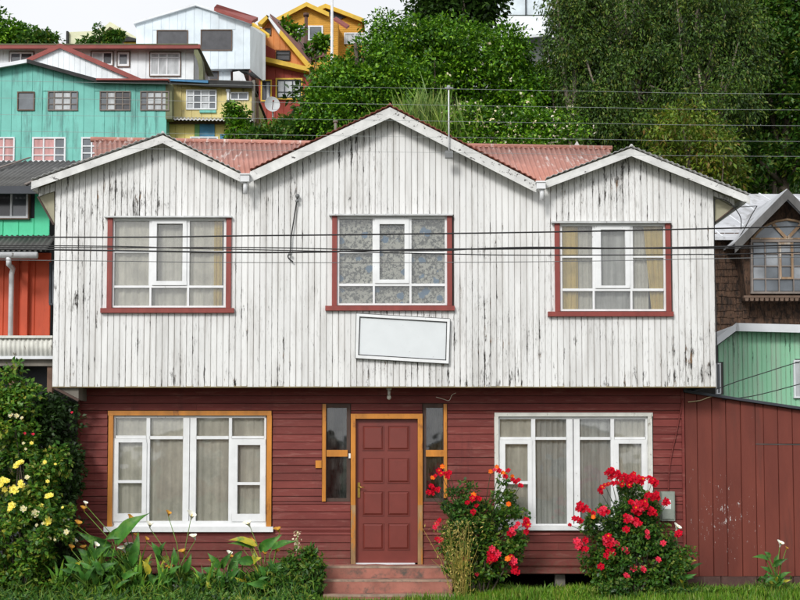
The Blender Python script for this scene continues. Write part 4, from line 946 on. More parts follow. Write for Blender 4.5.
# --- orange and red house
YO = 29.0
oh = empty('orange_red_house', (-5.2, YO, zbase(-5, YO)), 'dark red house with steep orange gable and yellow trims beside the big tree', 'house')
body(oh, 'wall_core', [(259, 62), (309, 71)], YO, 6, m_brick)
cladding(oh, [(259, 62), (309, 71)], YO, 8.5, m_brick, ybot=130, holes=[(276, 78.5, 302, 99), (262, 80, 271.5, 100)], vg=.03)
body(oh, 'gable_core', [(262, 28), (267, 19), (310, 66)], YO + .3, 5, m_orw, ybot=72)
cladding(oh, [(262, 24), (267, 19.5), (310, 67)], YO + .3, 6.2, m_orw, ybot=72, holes=[(276, 50, 290, 61)], vg=.05)
G().ppoly([(262.5, 42), (264, 44), (275, 50), (275, 64), (262.5, 61)], YO + .22, .07).build('red_side_wall', m_brick, oh)
bwin(oh, 276, 50.5, 290, 60.5, YO + .28, rows=(54.5,), fm=m_blk, gm=m_bgd, fw=1); bwin(oh, 265, 28, 271, 35, YO + .28, fm=m_wb, gm=m_bgd, fw=.7)
for pts, m_ in (([(257.5, 23), (267, 14.6), (269, 17), (262, 24.5)], m_yt), ([(266, 15), (268.5, 15.5), (280.5, 30), (279, 34)], m_ww), ([(279, 34), (280.5, 29.5), (312, 66), (308, 68.5)], m_yt)):
    G().ppoly(pts, YO - .1, .35).build('bargeboard', m_, oh)
G().ppoly([(268.5, 15.2), (282, 28), (299, 44), (312, 65.5), (310.5, 66)], YO - .0, 5).build('roof', m_maroof, oh)
slab([W(270, 16, YO + .3), W(311, 64, YO + .3), W(311, 44, YO + 6), W(284, 26, YO + 6)], (0, 0, .1), 'roof_plane', m_maroof, oh)
G().ppoly([(262.5, 56), (309, 67), (309, 71.5), (262.5, 60.8)], YO - .4, .45).build('eave_board', m_yt, oh)
bwin(oh, 277, 79.5, 301, 98, YO, cols=(284.5, 292.5), rows=(92,), fm=m_dfas, gm=m_bgl2, fw=1.1, trim=(m_yt, 1.5)); bwin(oh, 262, 81, 270.5, 100, YO, cols=(266,), fm=m_dfas, gm=[m_bgd, m_bgl2], fw=1, trim=(m_yt, 1.3))

# --- ochre house on top
YQ = 37.0
qh = empty('ochre_house', (-3.9, YQ, zbase(-4, YQ)), 'ochre clapboard house with two gables at the top of the hill', 'house')
body(qh, 'wall', [(276, 20), (306, 5.5), (330, 16), (338, 20)], YQ, 6, m_ochre)
body(qh, 'wall', [(318, 16), (325, 6), (362, 22)], YQ + 1.2, 6, m_ochre)
G().ppoly([(326, 9), (346, 17), (334, 21), (326, 18)], YQ + 1.12, .07).build('attic_panel', m_dfas, qh)
roof(qh, [(274, 20.5), (306.5, 3.6), (329, 14)], YQ, 6, m_yt, .3, .08, m_yt, .14)
roof(qh, [(318, 8.5), (325.5, 5.2), (364, 20)], YQ + 1.2, 6, m_yt, .3, .08, m_yt, .14)
bwin(qh, 295, 25.5, 323, 41, YQ, cols=(299, 309), fm=m_ww, gm=[m_bgl2, m_bgl, m_bgl], fw=1.5); bwin(qh, 344, 32.5, 366, 44, YQ + 1.2, cols=(355,), fm=m_ww, gm=[m_bgl2, m_bgl2], fw=1.2)
slab([W(336, 18.5, YQ - .2), W(333.5, 20.5, YQ - .9), W(346.5, 29, YQ - .9), W(349.5, 27, YQ - .2)], (0, 0, .09), 'porch_roof', m_redroof, qh)
G().ppoly([(284, 45), (300, 43), (326, 43.5), (326, 56), (306, 60), (290, 52)], YO + 4.4, .5).build('brown_outbuilding', m_maroof, qh)
cond = empty('white_pole', (0, 0, 0), 'tall white pole standing before the ochre house', 'pole')
cond.location = (W(332, 60, 27).x, 27, hgt(W(332, 60, 27).x, 27))
G().tube([(W(332, 60, 27).x, 27, hgt(0, 27) - .3), (W(332, -6, 27).x, 27, WZ(-30, 27))], .055, 10).build('pole_shaft', m_metalw, cond, True)
st = empty('stove_pipe', W(306, 46, 31.6), 'rusty brown stove pipe rising in front of the ochre gable', 'chimney')
px_ = W(306, 46, 31.6); G().tube([px_ - Vector((0, 0, 1.5)), (px_.x, 31.6, WZ(16, 31.6))], .075, 10).tube([(px_.x, 31.6, WZ(16.5, 31.6)), (px_.x, 31.6, WZ(13.5, 31.6))], .12, 10).build('pipe_with_cap', M('rusty_pipe', (.10, .05, .035), .7), st, True)

# --- satellite dish
dish = empty('satellite_dish', W(272, 118, 24), 'round pale grey satellite dish below the red wall', 'satellite dish')
g = G(); c = W(272.3, 104, 24); rd_ = 7.8 / SCL(24); ax = Vector((.25, -1, .15)).normalized(); u = ax.cross(Vector((0, 0, 1))).normalized(); v = u.cross(ax)
for i in range(5):
    r = rd_ * i / 4
    for j in range(20): a = 2 * math.pi * j / 20; g.v.append(tuple(c + (u * math.cos(a) + v * math.sin(a) * 1.05) * r - ax * (.10 * (1 - (i / 4) ** 2))))
for i in range(4):
    for j in range(20): g.f.append((i * 20 + j, i * 20 + (j + 1) % 20, (i + 1) * 20 + (j + 1) % 20, (i + 1) * 20 + j))
g.build('dish', M('dish_grey', (.50, .52, .53), .5, .1), dish, True)
G().bar(c - ax * .1 - v * .2, c + ax * .28 + v * -.02, .02, .02).ball(c + ax * .28 - v * .02, .035).build('receiver_arm', m_redroof, dish); G().tube([c - ax * .1, (c.x, c.y + .2, c.z - .3), (c.x, c.y + .2, hgt(c.x, 24) - .3)], .03, 8).build('mast', m_metalw, dish)

# --- white roofed house glimpsed top right and small white railing house in the trees
YX = 46.0
xh = empty('pale_roof_house', (4.5, YX, 18), 'pale blue-white house glimpsed between the treetops at the upper edge', 'house')
G().ppoly([(490, -30), (560, -30), (560, 14.8), (490, 14.8)], YX, 6).build('wall', m_pale, xh); slab([W(486, 16, YX - 1), W(552, 16, YX - 1), W(552, 32, YX - 4.5), W(490, 40, YX - 4.5)], (0, 0, -.15), 'roof', m_whroof, xh)
G().pbox(525.3, -30, 526.3, 15, YX - .15, .13).build('downpipe', m_dfas, xh); slab([W(550, 16, YX - 1.1), W(556, 22, YX - 1.1), W(529, 39.5, YX - 4.4), W(527, 37.5, YX - 4.4)], (0, 0, -.2), 'eave', m_dfas, xh)
body(xh, 'lower_wall', [(490, 38), (545, 38)], YX - 3.0, 6, m_side)

# --- low houses across the street, seen only as reflections in the panes
for (x0, x1, ap, ev, apz, nm, mt, lb) in ((1.0, 8.6, 4.6, 2.1, 3.9, 'opposite_house', m_ochre, 'low gabled house across the street mirrored in the right ground floor window'), (-9.5, -2.5, -6, 2.3, 3.6, 'opposite_house', m_brick, 'low gabled house across the street mirrored in the left ground floor window')):
    oph = empty(nm, ((x0 + x1) / 2, -30, 0), lb, 'house')
    G().prism([(x0, 0), (x0, ev), (ap, apz), (x1, ev), (x1, 0)], -36, -29).build('wall', mt, oph)
    G().prism([(x0 - .4, ev - .15), (ap, apz + .05), (ap, apz + .2), (x0 - .4, ev)], -36.4, -28.6).build('roof', m_dgroof, oph); G().prism([(ap, apz + .05), (x1 + .4, ev - .15), (x1 + .4, ev), (ap, apz + .2)], -36.4, -28.6).build('roof', m_dgroof, oph)
    for k in (.25, .7):
        xx = x0 + (x1 - x0) * k; f = G(); f.box(xx - .6, xx + .6, -28.99, -28.93, .8, .9).box(xx - .6, xx + .6, -28.99, -28.93, 1.8, 1.9).box(xx - .6, xx - .5, -28.99, -28.93, .9, 1.8).box(xx + .5, xx + .6, -28.99, -28.93, .9, 1.8).box(xx - .03, xx + .03, -28.99, -28.94, .9, 1.8)
        ww = f.build('window', m_ww, oph); G().box(xx - .5, xx + .5, -28.985, -28.97, .9, 1.8).build('pane', m_bgl, ww)
# ================================================================ SMALL THINGS ON AND BEFORE THE HOUSE
# concrete steps
stp = empty('front_steps', (W(388, 590, -.4).x, -.4, 0), 'worn red concrete steps leading up to the maroon front door', 'steps')
for (x0, x1, yt, Yf, zlo) in ((326, 449, 566.6, -.36, 0), (323.5, 452.5, 580.2, -.63, 0), (323, 454, 595.2, -.90, -.1)):
    X0, X1, Z1 = WX(x0, yt, Yf), WX(x1, yt, Yf), WZ(yt, Yf); g = G(); n = 10; rr_ = random.Random(int(x0))
    # chipped, slightly uneven nosing
    top = [(X0 + (X1 - X0) * i / n, Z1 + rr_.uniform(-.006, .003)) for i in range(n + 1)]
    back = Yf + .275 if Yf < -.5 else -.05
    g.prism([(X0, zlo - .05)] + top + [(X1, zlo - .05)], Yf, back)
    g.build('step', m_concr, stp)
    G().prism([(X0 + .01, Z1 - .02)] + [(x, z + .006) for x, z in top] + [(X1 - .01, Z1 - .02)], Yf - .004, Yf + .10).build('step_nosing', m_tread, stp)
# blank tilted signboard
sg = empty('signboard', W(403, 339, YU - .03), 'blank white signboard in a thin black and white frame hanging askew under the middle window', 'signboard')
sp = [(356.5, 313.5), (450, 319), (448.7, 363.6), (355.3, 358)]
G().ppoly([(359.5, 316.5), (447, 321.7), (446, 360.3), (358.2, 355)], YU - .045, .03).build('board', M('sign_board', (.66, .69, .70), .4, .05, 3, dirt=(.4, .4, .4), dirt_lo=.66, dirt_hi=.7, dscale=12, dstretch=(1, 1, 1), bmp=.1), sg)
inn = [(359.4, 316.4), (447.2, 321.6), (446.2, 360.5), (358.1, 355.1)]
out_ = sp
for i in range(4):
    j = (i + 1) % 4; G().ppoly([out_[i], out_[j], inn[j], inn[i]], YU - .06, .05).build('frame_rail', m_frame, sg)
    a, b = W(*inn[i], YU - .052), W(*inn[j], YU - .052); G().bar(a, b, .012, .022).build('black_edge', m_black, sg)
    a, b = W(*out_[i], YU - .05), W(*out_[j], YU - .05); G().bar(a, b, .010, .014).build('black_edge', m_black, sg)
# lamp over the door
lp = empty('porch_lamp', W(389, 389, -.2), 'small bare bulb lamp holder under the overhang above the door', 'lamp')
lx = WX(389, 392, -.2); zb_ = WZ(388.4, -.2)
G().tube([(lx, -.2, ZB - .005), (lx, -.2, ZB - .03)], .035, 12).tube([(lx, -.2, ZB - .03), (lx, -.2, WZ(395, -.2))], .020, 12).build('lamp_holder', m_trimw, lp, True)
G().ball((lx, -.2, WZ(397.3, -.2)), .030, 12, 8, 1.15).build('bulb', M('frosted_bulb', (.6, .58, .5), .2, .05), lp, True)
# bell push and meter box
bl_ = G().pbox(348.6, 453.4, 350.6, 458.2, -.032, .03).build('bell_push', m_frame); tag(bl_, 'tiny white bell push between the door and the left side light', 'bell push')
mb = empty('meter_box', W(668, 506, -.1), 'grey green electricity meter box on the maroon wall behind the red roses', 'meter box')
G().pbox(661.5, 491.5, 675, 521, -.13, .12).build('box', M('meter_grey', (.22, .25, .21), .6, .2, 8, dirt=(.12, .1, .08), dirt_lo=.6, dirt_hi=.7), mb)
G().pbox(662.3, 492.5, 674.2, 519, -.142, .011).build('lid', M('meter_lid', (.27, .30, .26), .5, .15, 8), mb); G().pbox(664, 500, 671, 509, -.147, .004).build('meter_glass', m_frame, mb)
# cables
def sag(pts, Y, r, name, mat, label, cat='cable', group=None, n=24, ys=None):
    """smooth cable through the listed photo points"""
    P = []; ys = ys or [Y] * len(pts); Q = [W(x, y, yy) for (x, y), yy in zip(pts, ys)]
    for i in range(len(Q) - 1):
        a = Q[max(i - 1, 0)]; b = Q[i]; c = Q[i + 1]; d = Q[min(i + 2, len(Q) - 1)]
        for k in range(n // (len(Q) - 1) + 1):
            t = k / (n // (len(Q) - 1) + 1); P.append(.5 * ((2 * b) + (c - a) * t + (2 * a - 5 * b + 4 * c - d) * t * t + (3 * b - a - 3 * c + d) * t ** 3))
    P.append(Q[-1]); o = G().tube(P, r, 6).build(name, mat, None, True); tag(o, label, cat, group); return o
gf = 'cables crossing in front of the upper storey'
def E(y0, y1): return [(-900, y0 - 14), (0, y0)], [(800, y1), (1700, y1 - 22)]
sag([(-900, 230), (0, 237), (270, 235.5), (530, 232.3), (800, 226.5), (1700, 205)], -4.0, .0072, 'overhead_cable', m_black, 'topmost thick black cable crossing the upstairs window panes', group=gf, n=40)
sag([(-900, 240), (0, 249.2), (260, 252.5), (420, 249.5), (530, 248.6), (800, 245), (1700, 220)], -4.0, .0082, 'overhead_cable', m_black, 'thickest black cable at mid height of the upstairs windows', group=gf, n=40)
sag([(-900, 240), (0, 247.2), (260, 247.6), (420, 251), (530, 247.2), (800, 247.5), (1700, 230)], -4.15, .0055, 'overhead_cable', m_black, 'thin black cable crossing the thickest cable at window mid height', group=gf, n=40)
sag([(-900, 252), (0, 260), (250, 262.5), (530, 261.8), (800, 257), (1700, 240)], -3.9, .0035, 'overhead_cable', m_wireg, 'thin grey cable lowest of those crossing the upstairs windows', group=gf, n=40)
sag([(-900, 243), (0, 245.4), (200, 248.6), (420, 253.4), (530, 255.2), (700, 254.4), (800, 252.4), (1700, 230)], -4.1, .005, 'overhead_cable', m_black, 'thin dark cable dipping below the thick ones over the middle window', group=gf, n=40)
gw = 'thin grey wires crossing above the gables'
wl_ = ['highest thin grey wire of the row crossing the trees', 'thin grey wire second from the top passing just over the middle gable', 'thin grey wire passing right behind the tip of the middle gable', 'thin grey wire crossing high over the middle gable boards', 'lowest thin grey wire of the row grazing the side gables']
m_wirel = M('galvanised_wire', (.30, .33, .32), .45, .1)
for (a, b), lb in zip(((81, 94), (98, 110), (114.5, 125.7), (131, 141.5), (147, 156.5)), wl_):
    sag([(-900, a - 12), (0, a), (200, a + (b - a) * .27), (400, a + (b - a) * .54), (600, a + (b - a) * .8), (800, b), (1700, b + 4)], -3.4, .0016, 'street_wire', m_wirel, lb, 'wire', gw, n=36)
sag([(297.5, 196), (296, 206), (293.5, 222), (291, 238), (290.5, 250), (288, 257), (293, 262)], YU - .04, .009, 'wall_cable', m_black, 'short black cable stub hanging down the white boards between left and middle windows', n=24)
o = G().ball(W(297.5, 196, YU - .05), .03, 8, 6).ball(W(297, 201, YU - .05), .024, 8, 6).ball(W(290, 254, YU - .06), .022, 8, 6).build('cable_insulator', m_wireg, None, True); tag(o, 'small grey insulators holding the cable stub on the white boards', 'insulator')
sag([(714.6, 199), (714.4, 250), (716.2, 320), (717.8, 389)], YU - .03, .006, 'wall_cable', m_black, 'black cable running down the right edge of the white upper storey', n=12)
sag([(716.8, 389), (740, 380.5), (770, 371), (800, 361.5), (1000, 300)], -.6, .006, 'service_cable', m_black, 'upper black service cable running from the house corner across the mint boards', ys=[YU - .03, -.3, -.1, .1, 1.5], n=16)
sag([(722, 399.5), (750, 396.5), (780, 389.5), (800, 384), (1000, 330)], -.1, .006, 'service_cable', m_black, 'lower black service cable running just above the shed roof over the mint boards', ys=[-.05, -.05, -.05, 0, .8], n=16)
sag([(714.5, 199), (722, 199), (730, 203), (737, 211), (741, 219), (741, 229)], YU - .1, .006, 'eave_cable', m_black, 'black cable looping below the right eave of the white house', n=20)
sag([(735.5, 207), (745, 206.8), (757, 206)], YU - .1, .006, 'eave_cable', m_black, 'black cable leading from the right eave towards the pointed dormer', ys=[YU - .1, 1, 3.9], n=8)
sag([(757, 206), (751, 216), (745, 228), (738, 239)], 3.9, .008, 'dormer_cable', m_black, 'black cable lying down the white roof beside the pointed dormer', n=8)
sag([(688, 402), (700, 400.5), (708, 397.5), (717, 395)], -.06, .007, 'loose_cable', M('straw_cable', (.5, .42, .25), .6), 'pale straw coloured loose cable under the right corner of the upper storey', n=12)
sag([(683, 398), (677, 430), (671.5, 455), (669, 475), (668.5, 491)], -.03, .008, 'meter_cable', m_maroon, 'maroon painted cable curving down to the meter box', n=16)
sag([(436, 397), (443, 399), (449, 400.5), (452, 395), (456, 393)], -.05, .004, 'loose_cable', m_curt, 'frayed pale wire ends under the overhang right of the door lamp', n=12)
# antenna pole
an = empty('antenna_pole', W(449, 154, YB - .04), 'thin white antenna pole standing on the right slope of the middle gable', 'antenna')
q0, q1 = W(449, 155, YB - .05), W(448.6, 88, YB - .05)
G().tube([q0, q1], .0085, 8).build('mast', m_metalw, an, True); G().tube([q1 - Vector((.05, 0, 0)), q1 + Vector((.06, 0, .0))], .010, 6).tube([q1 - Vector((0, 0, .02)), q1 + Vector((0, .0, .03))], .022, 8).build('antenna_head', m_wirel, an, True)
G().box(q0.x - .05, q0.x + .05, YB - .08, YB - .022, q0.z - .04, q0.z + .05).build('bracket', m_wireg, an)
st2 = empty('roof_stub', W(336, 129, 0), 'short thin stub pipe behind the left slope of the middle gable', 'pipe')
G().tube([W(335.5, 136, .2), W(335.5, 121, .2)], .02, 8).tube([W(335.5, 122.5, .2), W(335.5, 121, .2)], .035, 8).build('stub', m_wood, st2, True)

# ================================================================ TREES
gA = Mleaf('bright_leaf', [(.018, .065, .008), (.038, .125, .010), (.08, .22, .013), (.13, .30, .018), (.20, .37, .03)], trans=.2)  # darkest tones also stand in for shade inside the crowns
gB = Mleaf('dark_leaf', [(.018, .045, .010), (.03, .075, .015), (.05, .11, .02)])
gE = Mleaf('eucalyptus_leaf', [(.014, .034, .010), (.026, .064, .013), (.046, .105, .016), (.085, .18, .022), (.12, .13, .035)], .55, .2)  # wide tone range also imitates shaded depth, yellowish last tone the highlights
gL = Mleaf('yellow_green_leaf', [(.06, .12, .015), (.10, .19, .02), (.17, .25, .03), (.20, .13, .05)])
gR = Mleaf('reed_leaf', [(.07, .15, .03), (.14, .26, .05), (.28, .34, .12)])
gS = Mleaf('shrub_leaf', [(.018, .06, .012), (.035, .11, .016), (.06, .16, .02), (.14, .18, .03)])
gD = Mleaf('deep_shrub_leaf', [(.012, .032, .010), (.022, .055, .014), (.035, .08, .02)])
gY = Mleaf('garden_mixed_leaf', [(.02, .07, .012), (.04, .13, .016), (.07, .19, .02), (.12, .24, .03), (.26, .26, .05)])
m_bark = M('bark', (.10, .08, .06), .9, .35, 6, (1, 1, .3), bmp=.8); m_barkp = M('pale_bark', (.24, .20, .16), .85, .35, 3, (1, 1, .25), dirt=(.10, .08, .06), dirt_lo=.5, dirt_hi=.62, dscale=4, bmp=.6)
m_wf = Mleaf('white_blossom', [(.62, .62, .58), (.75, .74, .72), (.70, .60, .60)], .6, .2)
m_pf = Mleaf('pink_blossom', [(.60, .35, .42), (.7, .5, .55)], .6, .2)
def blob(cx, cy, rx, ry, Y, dy=None):
    c = W(cx, cy, Y); s = SCL(Y); return (tuple(c), (rx / s, dy if dy else min(rx, ry) / s, ry / s))
def tree(name, label, bx, Y, blobs, ncl, rc, per, L, Wd, mat, trunk, bark=None, droop=.25, cat='tree', group=None, spread=1.0, limbs=7, horiz=.0, blossom=None):
    bark = bark or m_bark; B = W(bx, 300, Y); z0 = hgt(B.x, Y); t = empty(name, (B.x, Y, z0), label, cat, group)
    P, Dn, cs = clumps(blobs, ncl, rc, per); n = len(P)
    D = Dn * spread + unit(n) * .8 + np.array([0, 0, -droop]); Nn = unit(n) * .7 + np.array([0, 0, 1.0]) + Dn * .5
    leafmesh('crown', P, D, Nn, L * RS.uniform(.6, 1.3, n), Wd * RS.uniform(.6, 1.3, n), mat, t)
    # trunk with limbs reaching into the clumps
    top = max(b[0][2] for b in blobs); cx = np.mean([b[0][0] for b in blobs]); g = G(); rt = random.Random(len(P))
    tp_ = [Vector((B.x, Y, z0 - .3))]
    for i in range(1, 7):
        s = i / 6; tp_.append(Vector((B.x + (cx - B.x) * s + rt.uniform(-.15, .15), Y + rt.uniform(-.1, .1), z0 + (top - z0) * s)))
    g.tube(tp_, [trunk * (1.1 - .85 * i / 6) for i in range(7)], 8)
    for k in range(limbs * 2):
        c = Vector(cs[rt.randrange(len(cs))]); i = rt.randrange(2, 6); a = tp_[i]
        if c.z < a.z - .5: a = tp_[max(1, i - 2)]
        m = a.lerp(c, .5) + Vector((rt.uniform(-.3, .3), rt.uniform(-.3, .3), rt.uniform(-.1, .4)))
        g.tube([a, m, c], [trunk * .42, trunk * .26, trunk * .08], 6)
    g.build('trunk', bark, t, True)
    if blossom:
        m_, k, sz = blossom; idx = RS.choice(n, k, replace=False); Pb = P[idx] + Dn[idx] * .12
        for _ in range(1): leafmesh('blossom', np.repeat(Pb, 3, 0), unit(k * 3), unit(k * 3), np.full(k * 3, sz), np.full(k * 3, sz * .8), m_, t)
    return t
EU = 'tall drooping evergreens behind the right gable'
tree('broadleaf_tree', 'bright green bushy broadleaf tree left behind the middle gable', 350, 16.5, [blob(352, 98, 38, 36, 16.5), blob(335, 118, 30, 24, 16), blob(384, 62, 24, 26, 17), blob(328, 98, 16, 26, 16.5), blob(345, 70, 20, 14, 17), blob(362, 50, 18, 12, 17), blob(395, 95, 35, 36, 16.5)],
     105, .50, 270, .12, .075, gA, .2, group='broadleaf trees on the slope')
tree('broadleaf_tree', 'widest bright green broadleaf tree with rounded crown right behind the middle gable', 450, 18, [blob(440, 62, 52, 42, 18), blob(485, 88, 52, 44, 18), blob(420, 36, 30, 20, 18.5), blob(392, 36, 18, 18, 18.5), blob(468, 38, 42, 20, 18.5), blob(512, 62, 28, 26, 17.6), blob(530, 95, 26, 28, 17.5), blob(425, 105, 50, 34, 17.5)],
     165, .52, 270, .12, .075, gA, .26, group='broadleaf trees on the slope', blossom=(m_wf, 90, .10))
tree('dark_tree', 'dark green tree rising behind the bright broadleaf tree at the upper edge', 455, 25, [blob(455, 8, 34, 22, 25), blob(478, 2, 10, 22, 25), blob(432, 14, 20, 14, 25), blob(455, -25, 40, 30, 25)], 110, .8, 110, .22, .14, gB, .3)
tree('dark_tree', 'dark tree mass between the ochre house and the bright broadleaf trees', 385, 24, [blob(400, 100, 40, 55, 24), blob(350, 115, 45, 30, 24)], 90, .9, 100, .26, .16, gB, .3)
def euc(label, bx, Y, blobs, ncl, per=230, mat=gE, rc=.75):
    B = W(bx, 300, Y); z0 = hgt(B.x, Y); t = empty('drooping_tree', (B.x, Y, z0), label, 'tree', EU)
    P, Dn, cs = clumps(blobs, int(ncl * .8), rc * .62, int(per * 1.35), 1.25); n = len(P)
    D = unit(n) * .62 + np.array([0, 0, -.75]) + Dn * .55; Nn = unit(n)
    leafmesh('crown', P, D, Nn, .12 * RS.uniform(.6, 1.3, n), .040 * RS.uniform(.7, 1.4, n), mat, t, fold=.02)
    g = G(); rt = random.Random(n + bx); top = max(b[0][2] for b in blobs) + .5
    for k in range(2):
        x = B.x + k * .5; tp_ = [Vector((x, Y - .1, z0 - .3))] + [Vector((x + rt.uniform(-.25, .25) - k * i * .12, Y - .1 + rt.uniform(-.2, .2), z0 + (top - z0) * i / 7)) for i in range(1, 8)]
        g.tube(tp_, [.13 * (1.1 - .8 * i / 7) for i in range(8)], 8)
        for j in range(14):
            c = Vector(cs[rt.randrange(len(cs))]); a = tp_[rt.randrange(2, 7)]; g.tube([a, a.lerp(c, .5) + Vector((0, 0, .3)), c], [.06, .035, .012], 5)
    g.build('trunk', m_barkp, t, True); return t
euc('leftmost tall drooping evergreen with brownish olive leaves beside the bright tree', 575, 17, [blob(580, 20, 30, 60, 17), blob(585, 80, 36, 60, 17), blob(566, 70, 22, 50, 17.3), blob(590, 140, 36, 44, 17), blob(572, 5, 19, 34, 17)], 170)
euc('tallest dark drooping evergreen rising straight above the right gable peak', 635, 17.6, [blob(632, 10, 40, 70, 17.6), blob(640, 80, 42, 60, 17.6), blob(625, 140, 40, 44, 17.2), blob(660, 150, 30, 36, 17.2)], 190)
euc('broad olive drooping evergreen above the right end of the white house', 700, 17, [blob(698, 20, 44, 60, 17), blob(705, 90, 44, 60, 17), blob(690, 155, 44, 40, 16.6), blob(740, 60, 26, 60, 17.4)], 200)
tree('light_tree', 'yellowish green lighter tree low in front of the dark evergreens above the right eave', 695, 14.5, [blob(692, 150, 40, 36, 14.5), blob(715, 175, 36, 24, 14.5), blob(680, 190, 34, 22, 14.5), blob(668, 128, 18, 20, 14.8)], 62, .5, 120, .15, .06, gL, .1, droop=.5)
tree('broadleaf_tree', 'mid green broadleaf tree at the right edge above the pointed dormer', 785, 19, [blob(785, 60, 34, 60, 19), blob(800, 120, 44, 60, 19), blob(770, 165, 36, 36, 18.5), blob(820, 20, 40, 60, 19), blob(762, 15, 26, 40, 19.5)], 190, .6, 130, .17, .10, gS, .25, group='broadleaf trees on the slope')
for bx, Y, lb in ((530, 25, 'dark backdrop tree behind the gap right of the bright tree'), (610, 26, 'dark backdrop tree behind the left drooping evergreens'), (690, 26, 'dark backdrop tree behind the middle drooping evergreens'), (770, 27, 'dark backdrop tree behind the right edge broadleaf')):
    hi = 70 if bx == 530 else -10
    tree('dark_tree', lb, bx, Y, [blob(bx, hi + 60, 48, 50, Y), blob(bx + 10, hi + 120, 50, 60, Y)] + ([blob(bx - 5, hi, 40, 45, Y)] if bx != 530 else []), 105, .9, 110, .26, .15, gB, .28)
euc('rightmost slender drooping evergreen between the olive evergreen and the edge', 745, 20, [blob(740, -5, 30, 50, 20), blob(750, 120, 30, 60, 20), blob(660, -10, 40, 50, 20)], 110)
# skyline trees, left
tree('skyline_tree', 'rounded green tree on the skyline at the upper left corner', 12, 40, [blob(4, 34, 24, 18, 40), blob(20, 40, 22, 12, 40), blob(-20, 30, 24, 22, 40)], 60, .75, 110, .24, .16, gA, .2)
tree('skyline_tree', 'low loose bush on the skyline right of the upper left tree', 42, 39, [blob(36, 41, 12, 6, 39), blob(48, 41, 6, 5, 39)], 18, .45, 80, .22, .14, gS, .08, cat='bush')
tree('skyline_bush', 'leafy bush before the distant cream roof', 100, 37, [blob(104, 41, 18, 3, 37), blob(100, 33, 3, 6, 37), blob(114, 36, 8, 4, 37), blob(84, 42, 6, 2, 37)], 26, .2, 80, .2, .12, gS, .07, cat='bush')
tree('young_tree', 'young leafy tree in front of the shabby yellow house', 238, 17.8, [blob(237, 121, 8, 12, 17.8), blob(234, 112, 5, 6, 17.8), blob(240, 130, 10, 8, 17.8), blob(242, 138, 14, 6, 17.8)], 40, .22, 90, .13, .08, gA, .05)
tree('hillside_bush', 'mid green bush below the satellite dish', 280, 17, [blob(282, 134, 22, 8, 17), blob(304, 126, 12, 10, 17), blob(262, 139, 18, 6, 17), blob(312, 138, 24, 10, 16.5)], 60, .32, 100, .15, .09, gS, .07, cat='bush')
tree('hillside_bush', 'grassy light bush beneath the orange red house', 268, 21, [blob(268, 132, 14, 6, 21), blob(287, 128, 10, 8, 21)], 24, .3, 100, .2, .07, gL, .07, cat='bush')
tree('slope_tree', 'slender leafy tree growing in front of the ochre house window', 296, 30, [blob(290, 26, 7, 3, 30), blob(297, 33, 6, 5, 30), blob(322, 44, 6, 6, 30), blob(310, 52, 12, 3, 30)], 22, .24, 34, .22, .14, gA, .06)
tree('flowering_bush', 'wide bush dotted with small white flowers behind the right valley of the roof', 515, 12.5, [blob(520, 126, 46, 18, 12.5), blob(478, 124, 26, 17, 12.5), blob(560, 132, 24, 16, 12.5), blob(505, 145, 60, 12, 12)], 110, .35, 90, .10, .065, gA, .07, cat='bush', blossom=(m_wf, 420, .055))
# reed clump behind the middle gable
rcb = W(428, 150, 12.8); rd = empty('reed_clump', (rcb.x, 12.8, hgt(rcb.x, 12.8)), 'clump of tall pale green reeds behind the right slope of the middle gable', 'reeds')
n = 1500; P = np.empty((n, 3)); P[:, 0] = rcb.x + RS.normal(0, .62, n); P[:, 1] = 12.8 + RS.normal(0, .4, n)
ztp = WZ(92, 12.8); P[:, 2] = WZ(165, 12.8) + RS.uniform(0, 1, n) * (ztp - WZ(165, 12.8)) * (.75 - .25 * np.abs(P[:, 0] - rcb.x))
Dd = unit(n) * .5 + np.array([-.12, 0, 1.0]); leafmesh('reed_leaves', P, Dd, unit(n), RS.uniform(.4, .95, n), RS.uniform(.02, .045, n), gR, rd, fold=.05, kind='stuff')
g = G()
for k in range(16):
    x = rcb.x + random.uniform(-.8, .8); g.tube([(x, 12.8, hgt(x, 12.8)), (x + random.uniform(-.2, .2), 12.8, ztp - random.uniform(.2, 1.4))], [.02, .008], 5)
g.build('reed_stems', gR, rd)
# undergrowth on the slope
n = 60000; Yv = RS.uniform(11.5, 48, n); pxv = RS.uniform(250, 900, n); Xv = (pxv - 400) / F * (Yv + 15)
hz = np.array([hgt(x, y) for x, y in zip(Xv, Yv)]); lump = 1.2 + .8 * np.sin(Xv * 1.1) * np.cos(Yv * .9) + .5 * np.sin(Xv * 2.7 + Yv)
P = np.stack([Xv, Yv, hz + RS.uniform(0, 1, n) ** .6 * np.clip(lump, .4, 3)], 1)
leafmesh('undergrowth', P, unit(n) + np.array([0, 0, .3]), unit(n) * .5 + np.array([0, -.4, 1]), RS.uniform(.15, .38, n), RS.uniform(.1, .2, n), gS, None, kind='stuff')
bpy.data.objects['undergrowth']['label'] = 'dense undergrowth covering the slope beneath the trees'

# ================================================================ THE GARDEN
def gpt(px, py, Y): return W(px, py, Y)
